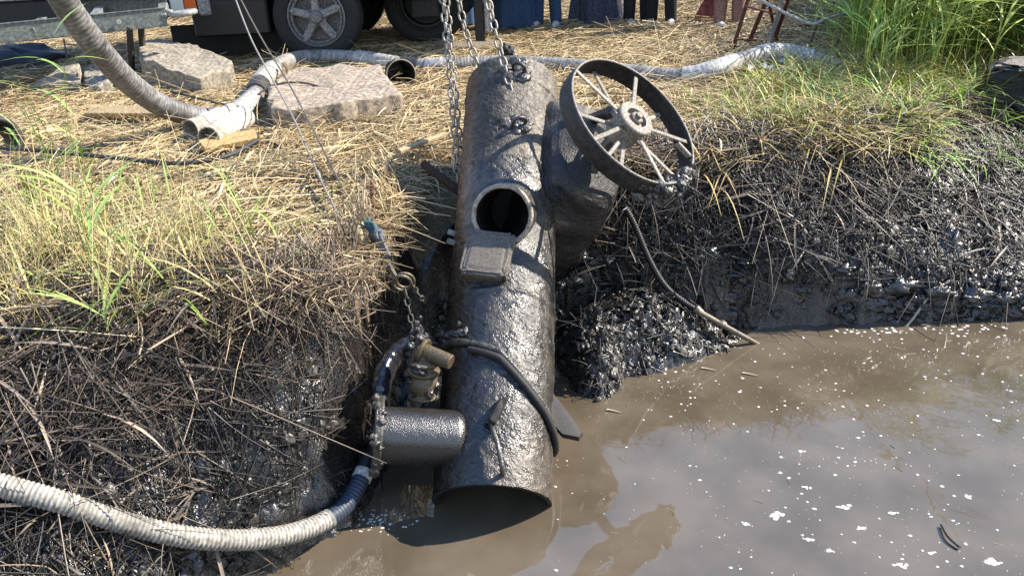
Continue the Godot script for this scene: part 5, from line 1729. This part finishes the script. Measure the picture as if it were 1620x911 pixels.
# ------------------------------------------------------------------ water and foam
func build_water() -> void:
	var mb := MB.new()
	mb.col = Color.WHITE
	var xs := axis_steps(-3.0, 5.0, 0.1, -30.0, 60.0)
	var zs := axis_steps(-5.0, -1.0, 0.1, -5.6, 0.6)
	for z in zs:
		for x in xs:
			mb.vert(Vector3(x, WATER_Y, z))
	for r in zs.size() - 1:
		for q in xs.size() - 1:
			var a := r * xs.size() + q
			mb.tri(a, a + 1, a + xs.size())
			mb.tri(a + 1, a + xs.size() + 1, a + xs.size())
	tag(obj("water", mb, M.water), "still muddy brown water that mirrors the sky in the pit", "water", "", "structure")
	rng.seed = 4242
	var specks := MB.new()
	for i in 1700:
		var x := rng.randf_range(0.1, 3.3)
		var z := rng.randf_range(-4.4, -2.3)
		if x < 0.75 and rng.randf() > 0.25:
			continue
		if z < table(SHORE, x) + 0.05 or noise.get_noise_2d(x * 8.0, z * 8.0) < -0.25 + rng.randf_range(-0.3, 0.3):
			continue
		foam_spot(specks, Vector3(x, WATER_Y + 0.001, z), 0.0013 + 0.0065 * pow(rng.randf(), 4.0), i)
	for i in 90:   # scum along the far shore and at the foot of the pipe
		var x := rng.randf_range(1.9, 3.2)
		foam_spot(specks, Vector3(x, WATER_Y + 0.001, table(SHORE, x) + 0.06 + absf(rng.randfn(0.0, 0.07))), rng.randf_range(0.003, 0.01), i)
	for i in 70:
		var p := Vector3(-0.649, -0.950, -2.931) + Vector3(rng.randfn(0.0, 0.09), 0.001, rng.randfn(0.0, 0.035))
		foam_spot(specks, Vector3(p.x, WATER_Y + 0.001, p.z), rng.randf_range(0.002, 0.006), i)
	tag(obj("foam", specks, M.foam), "small white foam flecks scattered over the water", "foam", "", "stuff")
	var big := [[Vector3(1.060, -0.950, -2.841), 0.034, "largest patch of white foam in the middle of the water"], [Vector3(1.365, -0.950, -2.870), 0.024, "foam patch right of the largest one"], [Vector3(1.252, -0.950, -3.007), 0.017, "ring of foam above the largest patch"], [Vector3(1.150, -0.950, -2.687), 0.018, "oval foam patch under the largest one"], [Vector3(1.211, -0.950, -2.612), 0.016, "foam clump by the lower edge of the water"], [Vector3(1.552, -0.950, -2.814), 0.018, "angular foam patch left of the dark twig"], [Vector3(1.809, -0.950, -2.512), 0.028, "long foam patch at the lower right"], [Vector3(1.906, -0.950, -2.897), 0.014, "round foam patch right of the dark twig"], [Vector3(1.604, -0.950, -2.572), 0.012, "round foam patch below the dark twig"], [Vector3(1.317, -0.950, -3.273), 0.015, "foam patch in the upper middle of the sky reflection"], [Vector3(1.453, -0.950, -2.514), 0.02, "ragged foam at the lower edge left of the round patches"], [Vector3(2.325, -0.950, -3.437), 0.014, "squarish foam patch at the right edge"], [Vector3(0.928, -0.950, -2.800), 0.015, "foam patch left of the largest one"], [Vector3(1.384, -0.950, -2.733), 0.016, "narrow foam patch below the right hand patch"]]
	for q in big:
		var fm := MB.new()
		foam_spot(fm, Vector3.ZERO, q[1] * 0.45, int(q[1] * 9999))
		for k in 9:
			var a := rng.randf() * TAU
			foam_spot(fm, Vector3(cos(a) * 1.0, 0, sin(a) * 0.5) * q[1] * rng.randf_range(0.5, 1.3), q[1] * rng.randf_range(0.1, 0.4), k)
		var o := obj("foam_patch", fm, M.foam)
		o.position = Vector3(q[0].x, WATER_Y + 0.001, q[0].z)
		tag(o, q[2], "foam")
	var bits := MB.new()
	for i in 60:
		var x := rng.randf_range(0.5, 3.2)
		var z := rng.randf_range(-4.35, -2.4)
		if z < table(SHORE, x) + 0.08 or rng.randf() < (z + 4.4) * 0.45:
			continue
		var yaw := rng.randf() * TAU
		stalk(bits, Vector3(x, WATER_Y + 0.001, z), Vector3(cos(yaw), 0.0, sin(yaw)), rng.randf_range(0.012, 0.06), rng.randf_range(0.001, 0.0025), Vector3(0.005, 0, 0.006), 3, Color(0.3, 0.23, 0.14).lerp(Color(0.08, 0.06, 0.045), rng.randf()))
	tag(obj("floating_straw", bits, M.muddy_straw), "short straw bits and crumbs drifting on the water", "straw", "", "stuff")
	# dark twig with its wet tip
	wire("floating_twig", "dark wet twig floating among the foam at the right", "twig", [Vector3(1.710, -0.940, -2.719), Vector3(1.701, -0.935, -2.639), Vector3(1.721, -0.940, -2.585)], 0.006, Color(0.04, 0.035, 0.03), M.wet_mud)
	for q in [[Vector3(1.233, -0.945, -3.991), "small brown leaf scrap floating near the drain hose"], [Vector3(1.026, -0.945, -4.067), "brown straw bit floating below the mud heap"], [Vector3(0.455, -0.945, -3.702), "pale foam streak floating off the pipe"]]:
		var st := MB.new()
		st.col = Color(0.35, 0.27, 0.17)
		stalk(st, Vector3.ZERO, Vector3(0.9, 0.02, 0.3).normalized(), 0.07, 0.006, Vector3(0.01, 0.0, 0.02), 4, Color(0.38, 0.3, 0.2))
		var o := obj("floating_scrap", st, M.straw)
		o.position = q[0]
		tag(o, q[1], "scrap")


func foam_spot(mb: MB, at: Vector3, r: float, seed_: int) -> void:
	mb.col = Color(0.66, 0.63, 0.57)
	var first := mb.v.size()
	var N := 10
	var sx := 1.0 + 0.5 * noise.get_noise_1d(seed_ * 17.0 + 5.0)
	for ring in 3:
		for j in N:
			var a := TAU * j / N
			var k: float = [1.0, 0.8, 0.35][ring] * (1.0 + 0.45 * noise.get_noise_2d(cos(a) * 60.0 + seed_ * 91.0, sin(a) * 60.0))
			mb.vert(at + Vector3(cos(a) * r * k * sx * 1.25, minf(r * 0.3, 0.004) * [0.0, 0.7, 1.0][ring], sin(a) * r * k))
	for ring in 2:
		for j in N:
			var j2 := (j + 1) % N
			var a := first + ring * N + j
			var b := first + ring * N + j2
			mb.tri(a, b, a + N)
			mb.tri(b, b + N, a + N)
	var top := mb.vert(at + Vector3(0, minf(r * 0.3, 0.004), 0))
	for j in N:
		mb.tri(first + 2 * N + j, first + 2 * N + (j + 1) % N, top)


# ------------------------------------------------------------------ materials
func build_materials() -> void:
	var grain := ntex(0.03, 5, false, 0, Color(0.55, 0.55, 0.55), Color.WHITE)
	var bumps := ntex(0.035, 4, true, 9.0)
	var fine := ntex(0.09, 3, true, 7.0)
	var gloss := ntex(0.02, 4, false, 0, Color(0.45, 0.45, 0.45), Color.WHITE)
	var patch := ntex(0.012, 5, false, 0, Color(0.62, 0.6, 0.57), Color.WHITE)
	triplanar(mat("soil", Color.WHITE, 0.95), 3.0, grain, bumps, 0.8)
	triplanar(mat("mud", Color.WHITE, 0.44, {"metallic_specular": 0.9}), 5.0, grain, bumps, 0.9, gloss)
	triplanar(mat("wet_mud", Color.WHITE, 0.58, {"metallic_specular": 0.6}), 9.0, null, bumps, 0.5, gloss)
	mat("straw", Color.WHITE, 0.65, {"backlight_enabled": true, "backlight": Color(0.12, 0.10, 0.06)})
	mat("muddy_straw", Color.WHITE, 0.5, {"metallic_specular": 0.5})
	mat("grass", Color.WHITE, 0.5, {"backlight_enabled": true, "backlight": Color(0.32, 0.32, 0.12)})
	mat("reed", Color.WHITE, 0.45, {"backlight_enabled": true, "backlight": Color(0.36, 0.42, 0.14)})
	triplanar(mat("tar", Color.WHITE, 0.6, {"metallic_specular": 0.62}), 2.2, patch, fine, 0.55, ntex(0.008, 5, false, 0, Color(0.35, 0.35, 0.35), Color.WHITE))
	triplanar(mat("tar_pad", Color.WHITE, 0.5, {"metallic_specular": 0.6}), 9.0, patch, fine, 1.2, gloss)
	triplanar(mat("tar_worn", Color.WHITE, 0.4, {"metallic_specular": 0.9}), 8.0, grain, bumps, 0.7, gloss)
	triplanar(mat("tar_smooth", Color.WHITE, 0.25, {"metallic_specular": 0.6}), 6.0, grain, fine, 0.25, gloss)
	triplanar(mat("tar_matt", Color.WHITE, 0.7), 6.0, grain, bumps, 0.5)
	triplanar(mat("dry_tar", Color.WHITE, 0.75, {"metallic_specular": 0.5}), 4.0, patch, bumps, 1.2, gloss)
	triplanar(mat("rim", Color.WHITE, 0.6, {"metallic_specular": 0.5}), 2.5, ntex(0.015, 5, false, 0, Color(0.35, 0.32, 0.3), Color.WHITE), bumps, 0.5)
	triplanar(mat("worn", Color.WHITE, 0.55), 9.0, patch, fine, 0.6)
	triplanar(mat("brass", Color.WHITE, 0.45, {"metallic": 0.3}), 12.0, patch, fine, 0.5)
	triplanar(mat("old_chain", Color(0.1, 0.085, 0.065), 0.6), 20.0, patch, fine, 0.5)
	triplanar(mat("chain", Color(0.36, 0.33, 0.29), 0.42, {"metallic": 0.5}), 20.0, patch, fine, 0.5)
	triplanar(mat("steel", Color.WHITE, 0.5, {"metallic": 0.3}), 12.0, patch, fine, 0.4)
	triplanar(mat("rust", Color.WHITE, 0.85), 12.0, patch, fine, 0.6)
	triplanar(mat("rope", Color.WHITE, 0.9), 20.0, grain, fine, 0.8)
	triplanar(mat("wood", Color.WHITE, 0.8), 6.0, grain, bumps, 0.5)
	M.wood.uv1_scale = Vector3(2, 2, 14)
	triplanar(mat("concrete", Color.WHITE, 0.92), 3.5, patch, bumps, 0.5)
	triplanar(mat("white_hose", Color.WHITE, 0.6), 7.0, patch, fine, 0.25)
	triplanar(mat("dark_hose", Color.WHITE, 0.5), 7.0, grain, fine, 0.2)
	triplanar(mat("grey_hose", Color.WHITE, 0.55), 3.0, patch, fine, 0.3)
	triplanar(mat("silver_wrap", Color.WHITE, 0.45, {"metallic": 0.15}), 5.0, patch, bumps, 0.7)
	triplanar(mat("cloth", Color.WHITE, 0.9), 5.0, patch, bumps, 0.6)
	triplanar(mat("plastic", Color.WHITE, 0.4), 5.0, grain, bumps, 0.4)
	triplanar(mat("rubber", Color.WHITE, 0.65), 6.0, grain, fine, 0.3)
	triplanar(mat("tyre", Color.WHITE, 0.8), 5.0, patch, fine, 0.4)
	triplanar(mat("painted_grey", Color.WHITE, 0.55), 4.0, patch, fine, 0.3)
	triplanar(mat("truck_metal", Color.WHITE, 0.6), 5.0, patch, fine, 0.3)
	triplanar(mat("truck_paint", Color.WHITE, 0.45), 2.0, patch, fine, 0.15)
	mat("lamp_glass", Color.WHITE, 0.2)
	mat("skin", Color(0.42, 0.25, 0.17), 0.6)
	for q in [["cloth_blue", Color(0.05, 0.11, 0.24)], ["cloth_dark", Color(0.03, 0.035, 0.05)], ["cloth_black", Color(0.012, 0.012, 0.016)], ["cloth_pink", Color(0.42, 0.24, 0.2)]]:
		triplanar(mat(q[0], q[1], 0.9), 3.0, grain, bumps, 0.6)
	var dots := mat("cloth_dots", Color(0.2, 0.24, 0.36), 0.9)
	triplanar(dots, 6.0, ntex(0.09, 1, false, 0, Color(0.02, 0.03, 0.08), Color.WHITE, 256, FastNoiseLite.TYPE_CELLULAR), bumps, 0.4)
	triplanar(mat("foam", Color(1, 1, 1, 0.8), 0.7, {"transparency": BaseMaterial3D.TRANSPARENCY_ALPHA}), 20.0, null, fine, 0.5)
	triplanar(mat("water", Color(0.118, 0.094, 0.066), 0.03, {"metallic_specular": 1.0}), 0.6, ntex(0.006, 5, false, 0, Color(0.84, 0.83, 0.81), Color.WHITE), ntex(0.012, 3, true, 1.5), 0.16)


func _ready() -> void:
	# camera
	var cam := Camera3D.new()
	cam.name = "camera"
	cam.transform = Transform3D(Basis(Vector3(0.998630, -0.047432, 0.022118), Vector3(0.052336, 0.905066, -0.422039), Vector3(-0.000000, 0.422618, 0.906308)), Vector3(0.000, 1.500, 0.000))
	cam.fov = 37.33
	cam.near = 0.05
	cam.far = 500.0
	add_child(cam)
	cam.current = true
	# sky and exposure
	var env := Environment.new()
	env.background_mode = Environment.BG_SKY
	var sky := Sky.new()
	var sm := ProceduralSkyMaterial.new()
	sm.sky_top_color = Color(0.27, 0.50, 0.80)
	sm.sky_horizon_color = Color(0.86, 0.91, 0.93)
	sm.sky_curve = 0.55
	sm.ground_bottom_color = Color(0.25, 0.22, 0.17)
	sm.ground_horizon_color = Color(0.5, 0.5, 0.45)
	sm.sun_angle_max = 1.0
	sky.sky_material = sm
	env.sky = sky
	env.background_energy_multiplier = 0.85
	env.tonemap_mode = Environment.TONE_MAPPER_LINEAR
	env.tonemap_exposure = 2.4
	env.sdfgi_enabled = true
	env.ssao_enabled = true
	env.ssil_enabled = true
	var we := WorldEnvironment.new()
	we.name = "world_environment"
	we.environment = env
	add_child(we)
	# sun: high, from the right and a little behind the scene
	var sun := DirectionalLight3D.new()
	sun.name = "sun"
	sun.light_color = Color(1.0, 0.965, 0.91)
	sun.light_energy = 1.6
	sun.light_angular_distance = 0.5
	sun.shadow_enabled = true
	add_child(sun)
	sun.look_at_from_position(Vector3.ZERO, -Vector3(0.75, 0.645, -0.15))

	noise.seed = 5
	noise.frequency = 0.25
	noise.fractal_octaves = 3
	noise_b.seed = 11
	noise_b.frequency = 0.25
	noise_b.fractal_octaves = 2
	rng.seed = 1
	build_materials()
	build_land()
	build_water()
	build_pipe()
	build_rigging()
	build_hoses()
	build_cables()
	build_trailer()
	build_truck()
	build_stand()
	build_people()
	build_clutter()
	build_plants()
